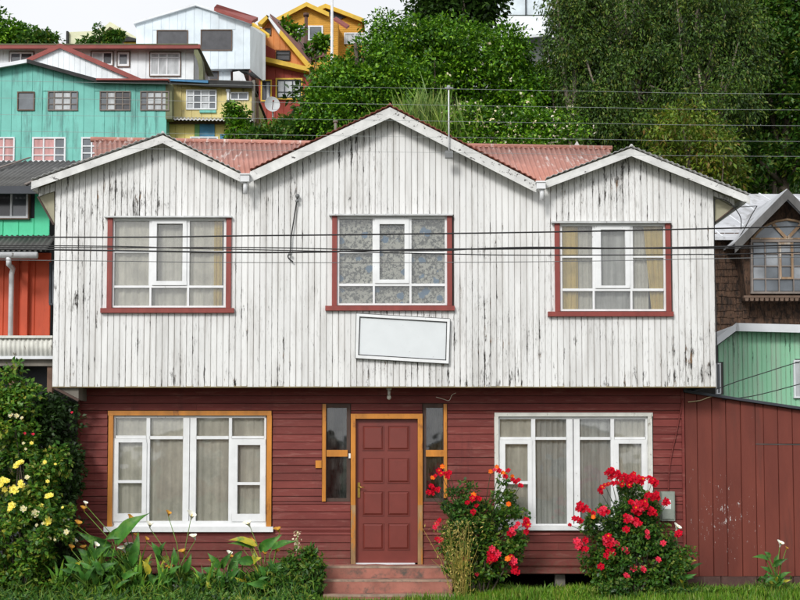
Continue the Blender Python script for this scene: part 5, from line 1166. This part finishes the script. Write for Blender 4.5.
# lawn
n = 34000; X = RS.uniform(-1.0, 7.5, n); Yv = -RS.uniform(.02, 3.2, n) ; keep = ~((X > WX(321, 590, -.6)) & (X < WX(456, 590, -.6)) & (Yv > -1.0)); X = X[keep]; Yv = Yv[keep]; n = len(X)
P = np.stack([X, Yv, np.zeros(n)], 1); hg = RS.uniform(.05, .13, n) * (1 + .5 * np.sin(X * 3) * np.sin(Yv * 4 + X))
gG = Mleaf('grass_blade', [(.05, .14, .012), (.09, .22, .018), (.14, .30, .025), (.25, .27, .08)])
o = leafmesh('lawn_grass', P, unit(n) * .35 + np.array([0, 0, 1]), unit(n), hg, np.full(n, .012), gG, None, fold=.05, kind='stuff'); o['label'] = 'short bright green grass along the foot of the house'
# big garden shrubs at the left corner
def shrub(name, label, bx, Y, blobs, ncl, rc, per, L, Wd, mat, stems=8, cat='shrub', droop=.2, group=None):
    B = W(bx, 590, Y); t = empty(name, (B.x, Y, 0), label, cat, group); P, Dn, cs = clumps(blobs, ncl, rc, per, .9)
    k = P[:, 2] > .01; P = P[k]; Dn = Dn[k]; n = len(P)
    leafmesh('foliage', P, Dn * .8 + unit(n) * .8 + np.array([0, 0, -droop]), unit(n) * .6 + np.array([0, -.5, .9]), L * RS.uniform(.6, 1.3, n), Wd * RS.uniform(.6, 1.3, n), mat, t, kind='stuff')
    g = G(); rt = random.Random(n)
    for k in range(stems):
        c = Vector(cs[rt.randrange(len(cs))]); x = B.x + rt.uniform(-.12, .12); a = Vector((x, Y + rt.uniform(-.08, .08), -.02)); m = a.lerp(c, .5) + Vector((rt.uniform(-.08, .08), 0, .12))
        g.tube([a, a.lerp(m, .5) + Vector((0, 0, .03)), m, c], [.014, .011, .008, .004], 6)
    g.build('stems', m_bark, t, True); return t, P, Dn
shrub('climbing_shrub', 'dark dense climbing shrub against the left corner of the house', 62, -.35, [blob(60, 430, 18, 30, -.35, .3), blob(50, 410, 20, 14, -.2, .3), blob(66, 480, 12, 36, -.35, .25), blob(35, 450, 30, 40, -.1, .4), blob(55, 540, 22, 40, -.4, .3)], 200, .11, 75, .062, .042, gD, 12)
yb, yP, yD = shrub('yellow_rose_shrub', 'tall sprawling garden rose shrub with yellow blooms at the left edge', 18, -.8, [blob(14, 425, 26, 34, -.7, .35), blob(20, 480, 34, 40, -.8, .35), blob(18, 545, 40, 45, -.9, .35), blob(50, 470, 16, 24, -.8, .2), blob(45, 520, 30, 34, -.9, .3), blob(4, 400, 16, 24, -.6, .3), blob(12, 374, 9, 12, -.6, .12), blob(26, 386, 7, 8, -.6, .1), blob(30, 398, 12, 8, -.6, .2)],
     250, .085, 66, .066, .044, gY, 20)
# rose blooms ----
def petals_mesh(name, mats, rings=((3, .35, 75), (5, .6, 55), (6, .9, 28), (6, 1.05, 8)), cup=.45):
    g = G(); rt = random.Random(hash(name) % 1000 if False else len(name))
    for ri, (k, r, el) in enumerate(rings):
        for i in range(k):
            a = 2 * math.pi * (i + .5 * (ri % 2)) / k + rt.uniform(-.15, .15); e = R(el + rt.uniform(-8, 8)); w = r * .62
            d = Vector((math.cos(a) * math.cos(e), math.sin(a) * math.cos(e), math.sin(e))); s = Vector((-math.sin(a), math.cos(a), 0)); nn = d.cross(s)
            b = d * r * .12; c1 = d * r * .6 - nn * r * .1
            g.add([b, c1 + s * w * .5, d * r * 1.0 + nn * r * .06 + s * w * .32, d * r + nn * r * .12, d * r * 1.0 + nn * r * .06 - s * w * .32, c1 - s * w * .5, c1 + nn * r * -.12],
                  [(0, 1, 6), (1, 2, 6), (2, 3, 6), (3, 4, 6), (4, 5, 6), (5, 0, 6)])
    me = g.mesh(name, False)
    for m_ in mats: me.materials.append(m_)
    if len(mats) > 1:
        for i, p in enumerate(me.polygons): p.material_index = 1 if (i // 6) < rings[0][0] + (rings[1][0] if len(mats) > 2 else 2) else 0
    return me
def Mpet(name, c, c2=None):
    return Mleaf(name, [c, c2 or tuple(v * .7 for v in c)], .55, .25, .2)
pr_ = Mpet('red_petal', (.66, .008, .050), (.42, .004, .028)); py_ = Mpet('yellow_petal', (.85, .60, .04), (.85, .42, .03)); pyl = Mpet('pale_yellow_petal', (.85, .84, .34), (.84, .78, .20))
pk = Mpet('pink_red_petal', (.74, .07, .16), (.6, .02, .08)); po = Mpet('orange_petal', (.80, .16, .03), (.8, .3, .04)); pw_ = Mpet('white_petal', (.80, .80, .74), (.75, .76, .6))
ROSE = {'r': petals_mesh('red_rose', [pr_]), 'p': petals_mesh('pink_rose', [pk]), 'b': petals_mesh('red_yellow_rose', [pr_, py_]), 'o': petals_mesh('orange_rose', [po, py_]), 'y': petals_mesh('yellow_rose', [pyl]), 'w': petals_mesh('white_rose', [pw_])}
rf = random.Random(21)
def bloom(parent, px, py, Y, kind, d_px=7, name='rose_bloom'):
    me = ROSE[kind]; p = W(px, py, Y + rf.uniform(-.05, .05)); o = bpy.data.objects.new(name, me); C.objects.link(o); o.parent = parent
    o.location = p - parent.location; s = d_px / 2 / SCL(Y); o.scale = (s, s, s * rf.uniform(.8, 1.1))
    o.rotation_euler = Vector((rf.uniform(-.6, .6), -1, rf.uniform(.1, 1.1))).to_track_quat('Z', 'Y').to_euler()
    g = None; return o
def blooms(parent, lst, Y, ox, oy, sc, dpx):
    for x, y, k, *r in lst:
        m = r[0] if r else 1; bloom(parent, ox + x / sc, oy + y / sc, Y, k, dpx * rf.uniform(.85, 1.15) * m)
def stalks(parent, lst, ox, oy, sc, Y, bx, by):
    g = G()
    for x, y, *_ in lst:
        a = W(ox + x / sc, oy + y / sc, Y + .03); b = W(bx + rf.uniform(-6, 6), by, Y + .12); m = a.lerp(b, .35) + Vector((0, .03, .04)); g.tube([b, m, a], [.006, .005, .003], 5)
    g.build('flower_stalks', gD, parent, True)
RA = [(175, 48, 'o'), (160, 66, 'b'), (146, 88, 'r'), (134, 95, 'o'), (170, 78, 'b'), (186, 78, 'r'), (203, 74, 'r', 1.2), (196, 90, 'r'), (128, 130, 'r'), (140, 142, 'r'), (116, 155, 'r'), (133, 158, 'r'), (155, 148, 'r'), (160, 140, 'r', .8),
      (305, 165, 'o'), (300, 180, 'b', 1.1), (279, 198, 'r', 1.1), (318, 180, 'r'), (329, 182, 'r', .8), (317, 210, 'r'), (304, 236, 'r', 1.1), (164, 270, 'r', .9), (152, 285, 'p', .9), (146, 298, 'p', .9), (160, 352, 'p', 1), (153, 348, 'r', .9), (170, 350, 'p', .8),
      (400, 50, 'o', .8), (376, 68, 'o', .9), (392, 62, 'p', .9), (410, 66, 'r'), (426, 75, 'o'), (434, 90, 'r', 1.1), (448, 65, 'r', .9), (464, 88, 'o', .8), (466, 103, 'r', 1.1), (480, 112, 'r'), (490, 105, 'r', .9), (498, 127, 'r', 1.1), (450, 203, 'o', 1),
      (488, 285, 'p', 1.1), (478, 298, 'p'), (462, 310, 'p', 1.1), (456, 325, 'r', 1.2), (470, 322, 'p'), (521, 272, 'r', 1.4), (515, 290, 'r', 1.2), (529, 292, 'b', 1.2), (524, 318, 'r', 1.1),
      (380, 388, 'p', 1.3), (395, 400, 'r', 1.3), (376, 408, 'r', 1.3), (405, 410, 'p', 1.2), (378, 432, 'r', 1.4), (370, 440, 'r', 1.2), (392, 428, 'r', 1.2), (460, 422, 'b', 1.3), (447, 430, 'o', 1.1), (470, 438, 'p', 1.3), (462, 448, 'r', 1.1), (476, 468, 'r', 1.2), (470, 484, 'r', 1.2), (484, 484, 'r'), (275, 428, 'p', 1.1), (318, 494, 'p', .8)]
ta, _, _ = shrub('rose_bush', 'loose rose bush with scattered red and orange blooms right of the front door', 478, -.55, [blob(470, 520, 26, 34, -.5, .22), blob(500, 540, 24, 30, -.5, .22), blob(480, 560, 34, 24, -.55, .25), blob(505, 500, 12, 34, -.4, .12), blob(455, 505, 12, 26, -.45, .12), blob(503, 475, 8, 12, -.4, .08), blob(445, 540, 12, 16, -.5, .1), blob(520, 530, 10, 18, -.5, .1)],
      150, .075, 58, .052, .036, gS, 18, cat='rose bush')
blooms(ta, RA, -.72, 400, 455, 4.136, 5.9); stalks(ta, RA[::2], 400, 455, 4.136, -.7, 478, 560)
RB = [(255, 70, 'r', 1.3), (265, 62, 'r'), (245, 80, 'r', 1.2), (275, 85, 'r', 1.4), (262, 98, 'r', 1.3), (290, 75, 'r', 1.2), (300, 95, 'r', 1.4), (318, 90, 'r', 1.3), (335, 100, 'r', 1.5), (325, 112, 'r', 1.3), (350, 95, 'r', 1.4), (358, 82, 'b', 1), (345, 118, 'r', 1.3), (338, 132, 'b', 1.2), (308, 128, 'b'), (285, 120, 'r', 1.3), (268, 122, 'r', 1.2), (250, 125, 'b'), (235, 130, 'b'), (222, 140, 'b', 1.1), (212, 150, 'r'), (218, 160, 'r'), (380, 100, 'r', 1.3), (398, 105, 'b', 1.2), (372, 112, 'r', 1.3), (390, 118, 'r', 1.2), (425, 100, 'r', 1.2), (440, 108, 'b', 1.2), (452, 118, 'r', 1.2), (432, 115, 'r'), (448, 128, 'b'),
      (130, 215, 'r', 1.4), (118, 232, 'r', 1.3), (140, 238, 'r', 1.4), (155, 225, 'r', 1.2), (165, 238, 'r'), (105, 272, 'r', 1.1), (120, 275, 'r'), (130, 285, 'r', 1.2), (84, 300, 'r', .9), (185, 250, 'r', 1.1), (186, 266, 'o', .8), (215, 240, 'p', 1.2), (230, 230, 'p', 1.2), (245, 245, 'r', 1.2), (228, 252, 'r', 1.1),
      (425, 170, 'r', 1.3), (440, 178, 'r', 1.3), (455, 168, 'r', 1.2), (460, 185, 'r', 1.2), (440, 190, 'r'), (412, 175, 'r'), (495, 200, 'r', 1.4), (488, 210, 'p'), (505, 205, 'r'), (346, 203, 'r', 1.1), (372, 210, 'p', 1.4), (390, 205, 'r', 1.3), (405, 200, 'b', 1.3), (365, 228, 'b', 1.4), (385, 228, 'p', 1.5), (402, 225, 'b', 1.3), (378, 248, 'r', 1.5), (360, 240, 'r', 1.2), (412, 215, 'r', 1.1), (432, 232, 'r', 1.3), (440, 245, 'r', 1.4), (428, 250, 'r', 1.1), (450, 255, 'r'),
      (325, 262, 'r', 1.2), (340, 272, 'p', 1.3), (350, 285, 'b', 1.2), (368, 280, 'r', 1.2), (385, 295, 'r'), (330, 282, 'r', 1.2), (365, 298, 'p', 1.1), (326, 320, 'r', 1.4), (415, 330, 'p'), (418, 350, 'p', 1.1), (485, 378, 'p', 1.3), (552, 335, 'r', 1.6), (545, 345, 'r', 1.2), (463, 448, 'p', 1.1), (240, 360, 'p', 1.4), (250, 350, 'b', 1.2), (262, 365, 'p', 1.3), (238, 378, 'p', 1.4), (272, 378, 'p', 1.4), (285, 380, 'p', 1.2), (255, 385, 'r', 1.2),
      (115, 370, 'p', 1.4), (128, 380, 'p', 1.3), (150, 365, 'r', 1.2), (118, 392, 'p', 1.3), (138, 400, 'r', 1.1), (154, 404, 'r', 1.1), (250, 415, 'r', 1.4), (265, 412, 'r', 1.3), (245, 430, 'r', 1.3), (262, 432, 'p', 1.3), (270, 425, 'r', 1.2), (320, 405, 'p', 1.4), (330, 415, 'p', 1.1), (217, 478, 'r', 1.4), (358, 485, 'p', 1.4), (397, 490, 'p', 1.4), (327, 518, 'p', 1.4)]
tb, _, _ = shrub('rose_bush', 'full rose bush crowded with bright red blooms before the right window', 632, -.6, [blob(632, 560, 38, 30, -.55, .28), blob(640, 530, 28, 34, -.5, .22), blob(605, 535, 14, 28, -.5, .15), blob(632, 500, 14, 22, -.4, .12), blob(650, 510, 14, 24, -.45, .14), blob(595, 560, 12, 16, -.5, .12), blob(672, 555, 18, 26, -.6, .2), blob(590, 520, 8, 12, -.45, .1), blob(622, 580, 32, 10, -.6, .22)],
      230, .075, 62, .052, .036, gS, 22, cat='rose bush')
blooms(tb, RB, -.78, 550, 455, 4.283, 5.6); stalks(tb, RB[::3], 550, 455, 4.283, -.7, 632, 560)
YB_ = [(70, 88, 'y', 1.2), (62, 98, 'y'), (80, 84, 'y'), (10, 150, 'y', 1.3), (25, 155, 'y'), (5, 170, 'y', 1.2), (18, 186, 'y'), (78, 160, 'y', 1.1), (80, 172, 'y', 1.1), (52, 187, 'y', 1.4), (180, 212, 'y', 1.1), (190, 208, 'y'), (45, 246, 'y', 1.1), (40, 258, 'y'), (88, 258, 'w'), (132, 275, 'w', 1.1), (180, 307, 'y', 1.6), (178, 155, 'y', .7), (102, 140, 'w', .8), (250, 345, 'w', .9), (18, 332, 'w', .6), (118, 12, 'y', .6), (185, 370, 'w', .7), (205, 374, 'w', .5)]
for _ in range(6): YB_.append((rf.uniform(0, 260), rf.uniform(20, 330), rf.choice('yyyw'), rf.uniform(.45, .8)))
blooms(yb, YB_, -1.14, 0, 440, 3.75, 6.6); blooms(yb, [(60, 245, 'w', .8), (90, 250, 'w', .8), (120, 262, 'w', .6), (135, 345, 'p', .5), (180, 350, 'p', .5), (140, 430, 'w', .5), (128, 400, 'w', .6), (392, 232, 'p', .5)], -.95, 0, 370, 5.45, 6.5)
tree_lbl = None

# broad leaved calla lilies -------------------------------------------------
gC = M('calla_leaf', (.035, .12, .016), .5, .4, 9, (1, 1, 1), dirt=(.10, .22, .03), dirt_lo=.5, dirt_hi=.65, dscale=10, dstretch=(1, 1, 1), bmp=.5, spec=.3, island=.7)
gCy = M('calla_leaf_yellowing', (.42, .36, .03), .45, .3, 6, (1, 1, 1), dirt=(.10, .22, .03), dirt_lo=.48, dirt_hi=.6, dscale=9, dstretch=(1, 1, 1), bmp=.3)
gSt = M('calla_stem', (.11, .20, .03), .45, .3, 5, bmp=.1); gSy = M('calla_stem_yellow', (.38, .40, .05), .5, .3, 5)
m_spathe = M('white_spathe', (.80, .80, .70), .45, .06, 6, bmp=.05); m_wilt = M('wilted_spathe', (.52, .26, .035), .7, .4, 20); m_spad = M('yellow_spadix', (.75, .50, .04), .6, .2)
rc_ = random.Random(77)
def calla_leaf(parent, base, b, t, wpx, Y, mat, dy=0.0):
    """arrow shaped blade from photo point b to its tip t on a stalk from base"""
    B = W(*b, Y); T = W(*t, Y + dy); d = T - B; L = d.length; d.normalize(); up = Vector((rc_.uniform(-.3, .3), -1, rc_.uniform(.1, .9))); s = d.cross(up).normalized(); nn = s.cross(d).normalized()
    w = wpx / SCL(Y) / 2 * .8; g = G(); N = 9; prof = [.10, .62, .98, 1, .92, .76, .55, .34, .15, .0]; ph = rc_.uniform(0, 6)
    for i in range(N + 1):
        u = i / N; c = B + d * L * (u * 1.12 - .12) + nn * (.16 * L * math.sin(u * 2.9)) + s * (L * .05 * math.sin(u * 4 + ph)); ww = w * prof[i]
        for k in (-1, -.55, 0, .55, 1):
            off = nn * (abs(k) * ww * .35 + .08 * w * math.sin(u * 11 + ph + k * 2) * abs(k)); back = d * (-.10 * L * abs(k) if i < 3 else 0)
            g.v.append(tuple(c + s * ww * k + off + back))
    for i in range(N):
        for k in range(4): q = i * 5 + k; g.f.append((q, q + 1, q + 6, q + 5))
    o = g.build('leaf', mat, parent, True)
    m = base.lerp(B, .55) + Vector(((B.x - base.x) * -.18, 0, .02)); G().tube([base, m, B, B + d * L * .3 + nn * .12 * L], [.010, .008, .006, .003], 6).build('leaf_stalk', gSt if mat is gC else gSy, o, True)
def calla_flower(parent, base, p, Y, kind='w', size=7):
    P_ = W(*p, Y); r = size / SCL(Y) / 2; g = G(); lean = Vector((rc_.uniform(-.5, .5), -.5, 1)).normalized(); u = lean.cross(Vector((0, 1, 0))).normalized(); v = u.cross(lean); N = 12
    m = base.lerp(P_, .6) + Vector(((base.x - P_.x) * .15, 0, .03))
    lo = P_ - lean * r * 1.6
    st_ = G().tube([base, m, lo], [.007, .006, .0045], 6).build('flower_stalk', gSt, parent, True)
    for i in range(5):
        q = i / 4
        for j in range(N):
            a = 2 * math.pi * j / N; front = max(0, math.cos(a)); rr_ = r * (.15 + .95 * q ** 1.6) * (1 + .35 * front * q); hh = r * 2.2 * q * (1 + .25 * front * q) - (r * .35 * q ** 4)
            g.v.append(tuple(lo + lean * hh + (u * math.cos(a) + v * math.sin(a)) * rr_))
    for i in range(4):
        for j in range(N - (1 if i > 1 else 0)): g.f.append((i * N + j, i * N + (j + 1) % N, (i + 1) * N + (j + 1) % N, (i + 1) * N + j))
    fl = g.build('spathe', m_spathe if kind == 'w' else m_wilt, st_, True)
    G().tube([lo + lean * r * .3, lo + lean * r * 1.9], [r * .16, r * .1], 6).build('spadix', m_spad, st_, True)
gW = Mleaf('weed_leaf', [(.014, .05, .010), (.03, .10, .014), (.055, .16, .018), (.10, .22, .03), (.20, .24, .04)])
gStr = M('strap_leaf', (.10, .25, .025), .5, .45, 3, (1, 1, 1), dirt=(.30, .34, .04), dirt_lo=.52, dirt_hi=.68, dscale=5, dstretch=(1, 1, .6), bmp=.3, spec=.3, island=.8)
def strap_clump(label, bx, by, Y, n, hmin, hmax, group='strap leaved clumps in the left bed'):
    B0 = W(bx, by, Y); B0.z = 0; t = empty('strap_leaf_plant', (B0.x, Y, 0), label, 'plant', group)
    for k in range(n):
        a = rc_.uniform(0, 6.283); h = rc_.uniform(hmin, hmax); lean = rc_.uniform(.08, .55) * h; w = rc_.uniform(.014, .028); g = G()
        d = Vector((math.cos(a), math.sin(a) * .6 - .15, 0)); s = Vector((-math.sin(a), math.cos(a), 0)); b = B0 + Vector((rc_.gauss(0, .05), rc_.gauss(0, .04), 0)); N = 8; dr = rc_.uniform(.0, .45)
        for i in range(N + 1):
            u = i / N; c = b + d * lean * u ** 2 * 1.2 + Vector((0, 0, h * (u - dr * u ** 3))); ww = w * (1 - u ** 2.2) * (.6 + .9 * math.sin(u * 2.6)); tw = s * math.cos(u * 1.2) + d * math.sin(u * 1.2) * .5
            g.v += [tuple(c - tw * ww), tuple(c + Vector((0, -.3, -.3)) * ww * .5), tuple(c + tw * ww)]
        for i in range(N): q = i * 3; g.f += [(q, q + 1, q + 4, q + 3), (q + 1, q + 2, q + 5, q + 4)]
        g.build('leaf', gStr, t, True)
def calla(label, bx, by, Y, leaves, flowers, group='calla lilies'):
    B0 = W(bx, by, Y); B0.z = 0; t = empty('calla_lily', (B0.x, Y, 0), label, 'calla lily', group)
    for i, lf in enumerate(leaves):
        b, tt, wp = lf[:3]; mat = gCy if len(lf) > 3 and lf[3] == 'y' else gC
        calla_leaf(t, B0 + Vector((rc_.uniform(-.06, .06), rc_.uniform(-.05, .05), 0)), b, tt, wp, Y + rc_.uniform(-.09, .05), mat, rc_.uniform(-.08, .02))
    for k in range(int(len(leaves) * 1.7)):          # the low crowded leaves of the clump
        x = bx + rc_.gauss(0, 17 if len(leaves) > 9 else 8); y = by - rc_.uniform(8, 30 if len(leaves) > 9 else 16); a = rc_.uniform(-1.3, 1.3) ; l_ = rc_.uniform(11, 21) if len(leaves) > 9 else rc_.uniform(7, 11)
        calla_leaf(t, B0 + Vector((rc_.uniform(-.1, .1), rc_.uniform(-.05, .05), 0)), (x, y), (x + math.sin(a) * l_, y - math.cos(a) * l_ * .8), l_ * rc_.uniform(.35, .6), Y + rc_.uniform(-.25, .12), gC if rc_.random() < .86 else gCy, rc_.uniform(-.1, .02))
    for f in flowers: calla_flower(t, B0 + Vector((rc_.uniform(-.05, .05), rc_.uniform(-.03, .03), 0)), f[:2], Y + rc_.uniform(-.06, .02), f[2] if len(f) > 2 else 'w', f[3] if len(f) > 3 else 7)
    return t
calla('large calla lily clump with bold arrow leaves below the left end of the sill', 137, 596, -.75,
      [((122, 540), (150, 512), 20), ((125, 532), (104, 540), 14, 'g'), ((112, 555), (79, 553), 13), ((106, 543), (74, 532), 11), ((134, 560), (137, 530), 12), ((100, 575), (68, 590), 14), ((118, 566), (92, 570), 15), ((96, 582), (104, 577), 14, 'y'), ((88, 588), (105, 577), 9, 'y'),
       ((140, 575), (152, 560), 16), ((125, 580), (112, 560), 16), ((148, 588), (160, 575), 12), ((130, 590), (122, 572), 18), ((105, 590), (84, 575), 14), ((128, 548), (142, 556), 12)],
      [(67, 521, 'w', 6), (84, 508, 'o', 5), (86, 503, 'w', 4), (66, 533, 'w', 6), (79, 523, 'o', 6), (84, 547, 'o', 5), (76, 541, 'w', 4), (131, 518, 'o', 6), (123, 548, 'w', 7), (130, 545, 'w', 7), (133, 555, 'w', 6), (137, 535, 'o', 5), (104, 546, 'w', 4), (85, 560, 'o', 4)])
calla('slim calla lily with upright small leaves and long flower stalks under the window middle', 180, 596, -.7,
      [((158, 553), (152, 541), 8), ((160, 558), (168, 541), 10), ((176, 562), (173, 547), 9), ((186, 570), (191, 552), 9), ((163, 575), (165, 558), 6, 'y'), ((168, 560), (160, 560), 10, 'y'), ((190, 585), (200, 575), 8), ((170, 592), (160, 580), 10), ((196, 590), (204, 578), 12)],
      [(150, 524, 'w', 6), (169, 513, 'o', 5), (192, 515, 'w', 8), (194, 536, 'w', 6), (183, 551, 'o', 6), (170, 567, 'o', 6), (178, 590, 'w', 9), (147, 539, 'o', 4)])
calla('spreading calla lily with ragged yellow tinged leaves below the right end of the left window', 266, 598, -.72,
      [((252, 545), (227, 541), 10, 'y'), ((250, 548), (228, 543), 8), ((264, 549), (282, 533), 13), ((276, 549), (299, 540), 10), ((240, 556), (224, 577), 9), ((250, 562), (232, 560), 12), ((253, 562), (254, 552), 8, 'y'), ((255, 562), (262, 558), 10, 'y'), ((262, 575), (276, 566), 13), ((270, 572), (286, 562), 12), ((244, 580), (230, 572), 14), ((256, 590), (244, 576), 14), ((276, 590), (290, 580), 12), ((256, 588), (255, 576), 6, 'y'), ((232, 590), (222, 580), 10)],
      [(248, 523, 'w', 7), (278, 529, 'o', 6), (252, 541, 'o', 6), (277, 550, 'o', 5), (231, 556, 'o', 4), (286, 580, 'o', 5), (243, 546, 'o', 4), (265, 553, 'o', 4)])
calla('dark broad leaved calla clump in the shade of the tall left shrub', 92, 598, -.9,
      [((96, 560), (112, 545), 12), ((90, 562), (76, 548), 12), ((100, 572), (118, 562), 13), ((86, 575), (70, 568), 13), ((94, 580), (96, 562), 13), ((104, 586), (122, 580), 12), ((80, 590), (66, 584), 12), ((90, 556), (94, 538), 9), ((98, 592), (110, 584), 11), ((76, 566), (62, 556), 11)], [(72, 547, 'o', 5), (97, 545, 'w', 5)])
calla('calla clump with narrow leaves filling the bed right of the slim calla lily', 222, 599, -.85,
      [((218, 566), (208, 552), 9), ((224, 566), (232, 550), 9), ((214, 576), (200, 568), 10), ((228, 578), (242, 568), 10), ((221, 582), (220, 566), 10), ((232, 588), (246, 582), 10), ((212, 590), (198, 586), 10), ((205, 580), (196, 570), 8), ((236, 574), (240, 560), 8)], [(212, 561, 'o', 5), (230, 553, 'w', 5)])
calla('small calla lily growing alone at the foot of the maroon plank shed', 774, 592, -.55,
      [((766, 560), (751, 557), 7), ((769, 557), (764, 551), 6), ((775, 565), (788, 558), 7), ((770, 572), (760, 566), 6), ((776, 562), (778, 554), 6), ((780, 578), (792, 572), 6), ((768, 580), (758, 578), 5), ((777, 584), (786, 578), 6)],
      [(781, 543, 'w', 6), (787, 548, 'o', 3)])
calla('yellowing calla lily half hidden behind the right side of the full rose bush', 680, 592, -.5,
      [((684, 562), (697, 560), 8, 'y'), ((676, 560), (686, 553), 8, 'y'), ((688, 570), (704, 564), 7), ((680, 580), (694, 578), 9), ((672, 575), (668, 560), 8)],
      [(678, 527, 'w', 7), (685, 555, 'w', 4)])
for (bx, n_, h0, h1, lb) in ((100, 34, .4, .95, 'dark strap leaved clump at the foot of the tall left shrub'), (135, 30, .35, .8, 'strap leaved clump rising among the biggest calla leaves'), (163, 26, .3, .72, 'yellow green strap clump left of the slim calla lily'),
                           (207, 28, .3, .66, 'strap leaved clump right of the slim calla lily stalks'), (234, 26, .25, .6, 'low strap leaved clump below the centre of the left window'), (288, 24, .2, .5, 'low strap leaved clump in front of the feathery shrub'), (258, 24, .3, .62, 'strap leaved clump behind the ragged calla lily'), (60, 26, .3, .75, 'strap leaved clump below the yellow rose shrub'), (118, 24, .25, .6, 'short strap leaved clump in front of the big calla lily')):
    strap_clump(lb, bx, 596, -.85 + .1 * math.sin(bx), n_, h0, h1)
# low shrub beside the steps, white spire and dry stalks
shrub('low_shrub', 'low feathery green shrub left of the concrete steps', 305, -.8, [blob(302, 566, 20, 16, -.75, .2), blob(312, 560, 12, 12, -.75, .15), blob(290, 578, 20, 14, -.8, .2), blob(300, 584, 20, 10, -.85, .2)], 70, .075, 55, .075, .030, gS, 10)
sp_ = empty('white_flower_spike', (W(297, 590, -.6).x, -.6, 0), 'upright spike of small white spotted flowers left of the steps', 'flower')
g = G(); pa = W(297, 560, -.6); pb = W(297.5, 531, -.6); g.tube([(pa.x, -.6, 0), pa, pb], .006, 6); g.build('stalk', gSt, sp_, True)
n = 60; tt_ = RS.uniform(0, 1, n); P = np.stack([pa.x + RS.normal(0, .018, n), -.6 + RS.normal(0, .018, n), pb.z - tt_ * (pb.z - WZ(552, -.6))], 1); leafmesh('flowers', P, unit(n) + np.array([0, -.5, 0]), unit(n), np.full(n, .032), np.full(n, .028), m_wf, sp_)
dg = empty('dry_grass_clump', (W(461, 596, -.95).x, -.95, 0), 'clump of dry straw coloured seeding stalks at the right of the steps', 'dry grass')
n = 900; bx_ = W(461, 596, -.95).x; aa = RS.normal(0, 1, n); hh = RS.uniform(.05, 1.0, n); P = np.stack([bx_ + aa * .10 * (0.5 + hh) - .06 * hh, -.95 + RS.normal(0, .06, n), hh * .98], 1)
gDry = Mleaf('dry_seed', [(.25, .20, .06), (.42, .36, .14), (.16, .17, .04), (.10, .16, .03)], .7, .2)
leafmesh('seed_heads', P, unit(n) * .7 + np.array([0, 0, .6]), unit(n), RS.uniform(.02, .06, n), RS.uniform(.010, .02, n), gDry, dg, kind='stuff')
g = G()
for k in range(42):
    x = bx_ + random.gauss(0, .05); h_ = random.uniform(.5, 1.0); a = random.gauss(-.06, .13); g.tube([(x, -.95 + random.gauss(0, .04), 0), (x + a * .4, -.95, h_ * .55), (x + a, -.95, h_)], [.004, .003, .002], 4)
g.build('stalks', gDry, dg, kind='stuff')
# weeds and ground cover at the foot of the walls
def weeds(name, label, x0, x1, Y0, Y1, hmax, n, L, Wd, mat, prof=None):
    X = RS.uniform(WX(x0, 590, -.8), WX(x1, 590, -.8), n); Yv = RS.uniform(Y0, Y1, n); hh = hmax * (.55 + .45 * np.sin(X * 5.3 + 1) * np.sin(X * 2.1 + Yv * 6)); P = np.stack([X, Yv, RS.uniform(0, 1, n) ** .7 * np.clip(hh, .03, 9)], 1)
    o = leafmesh(name, P, unit(n) + np.array([0, -.2, .6]), unit(n) * .6 + np.array([0, -.5, 1]), L * RS.uniform(.5, 1.3, n), Wd * RS.uniform(.5, 1.3, n), mat, None, kind='stuff'); o['label'] = label
weeds('weeds', 'leafy weeds at the foot of the left wall', -20, 318, -1.0, -.2, .36, 13000, .085, .040, gW)
weeds('weeds', 'low broad leaved weeds along the front of the left bed', -20, 318, -1.9, -1.0, .14, 9000, .06, .032, gW)
weeds('weeds', 'long grassy weeds in the left flower bed', -20, 318, -1.5, -.4, .24, 3200, .16, .011, gW)
weeds('weeds', 'tangled dark leafy growth against the left shrub', 60, 130, -.7, -.3, .58, 4500, .08, .04, gW)
weeds('weeds', 'weeds and tall grass along the right wall', 455, 700, -.75, -.1, .10, 6500, .10, .014, gG)
weeds('weeds', 'leafy weeds round the rose bushes', 600, 700, -.8, -.25, .20, 4500, .055, .028, gS)
weeds('weeds', 'grass tufts against the shed footing', 690, 830, -.5, -.08, .12, 3000, .10, .013, gG)
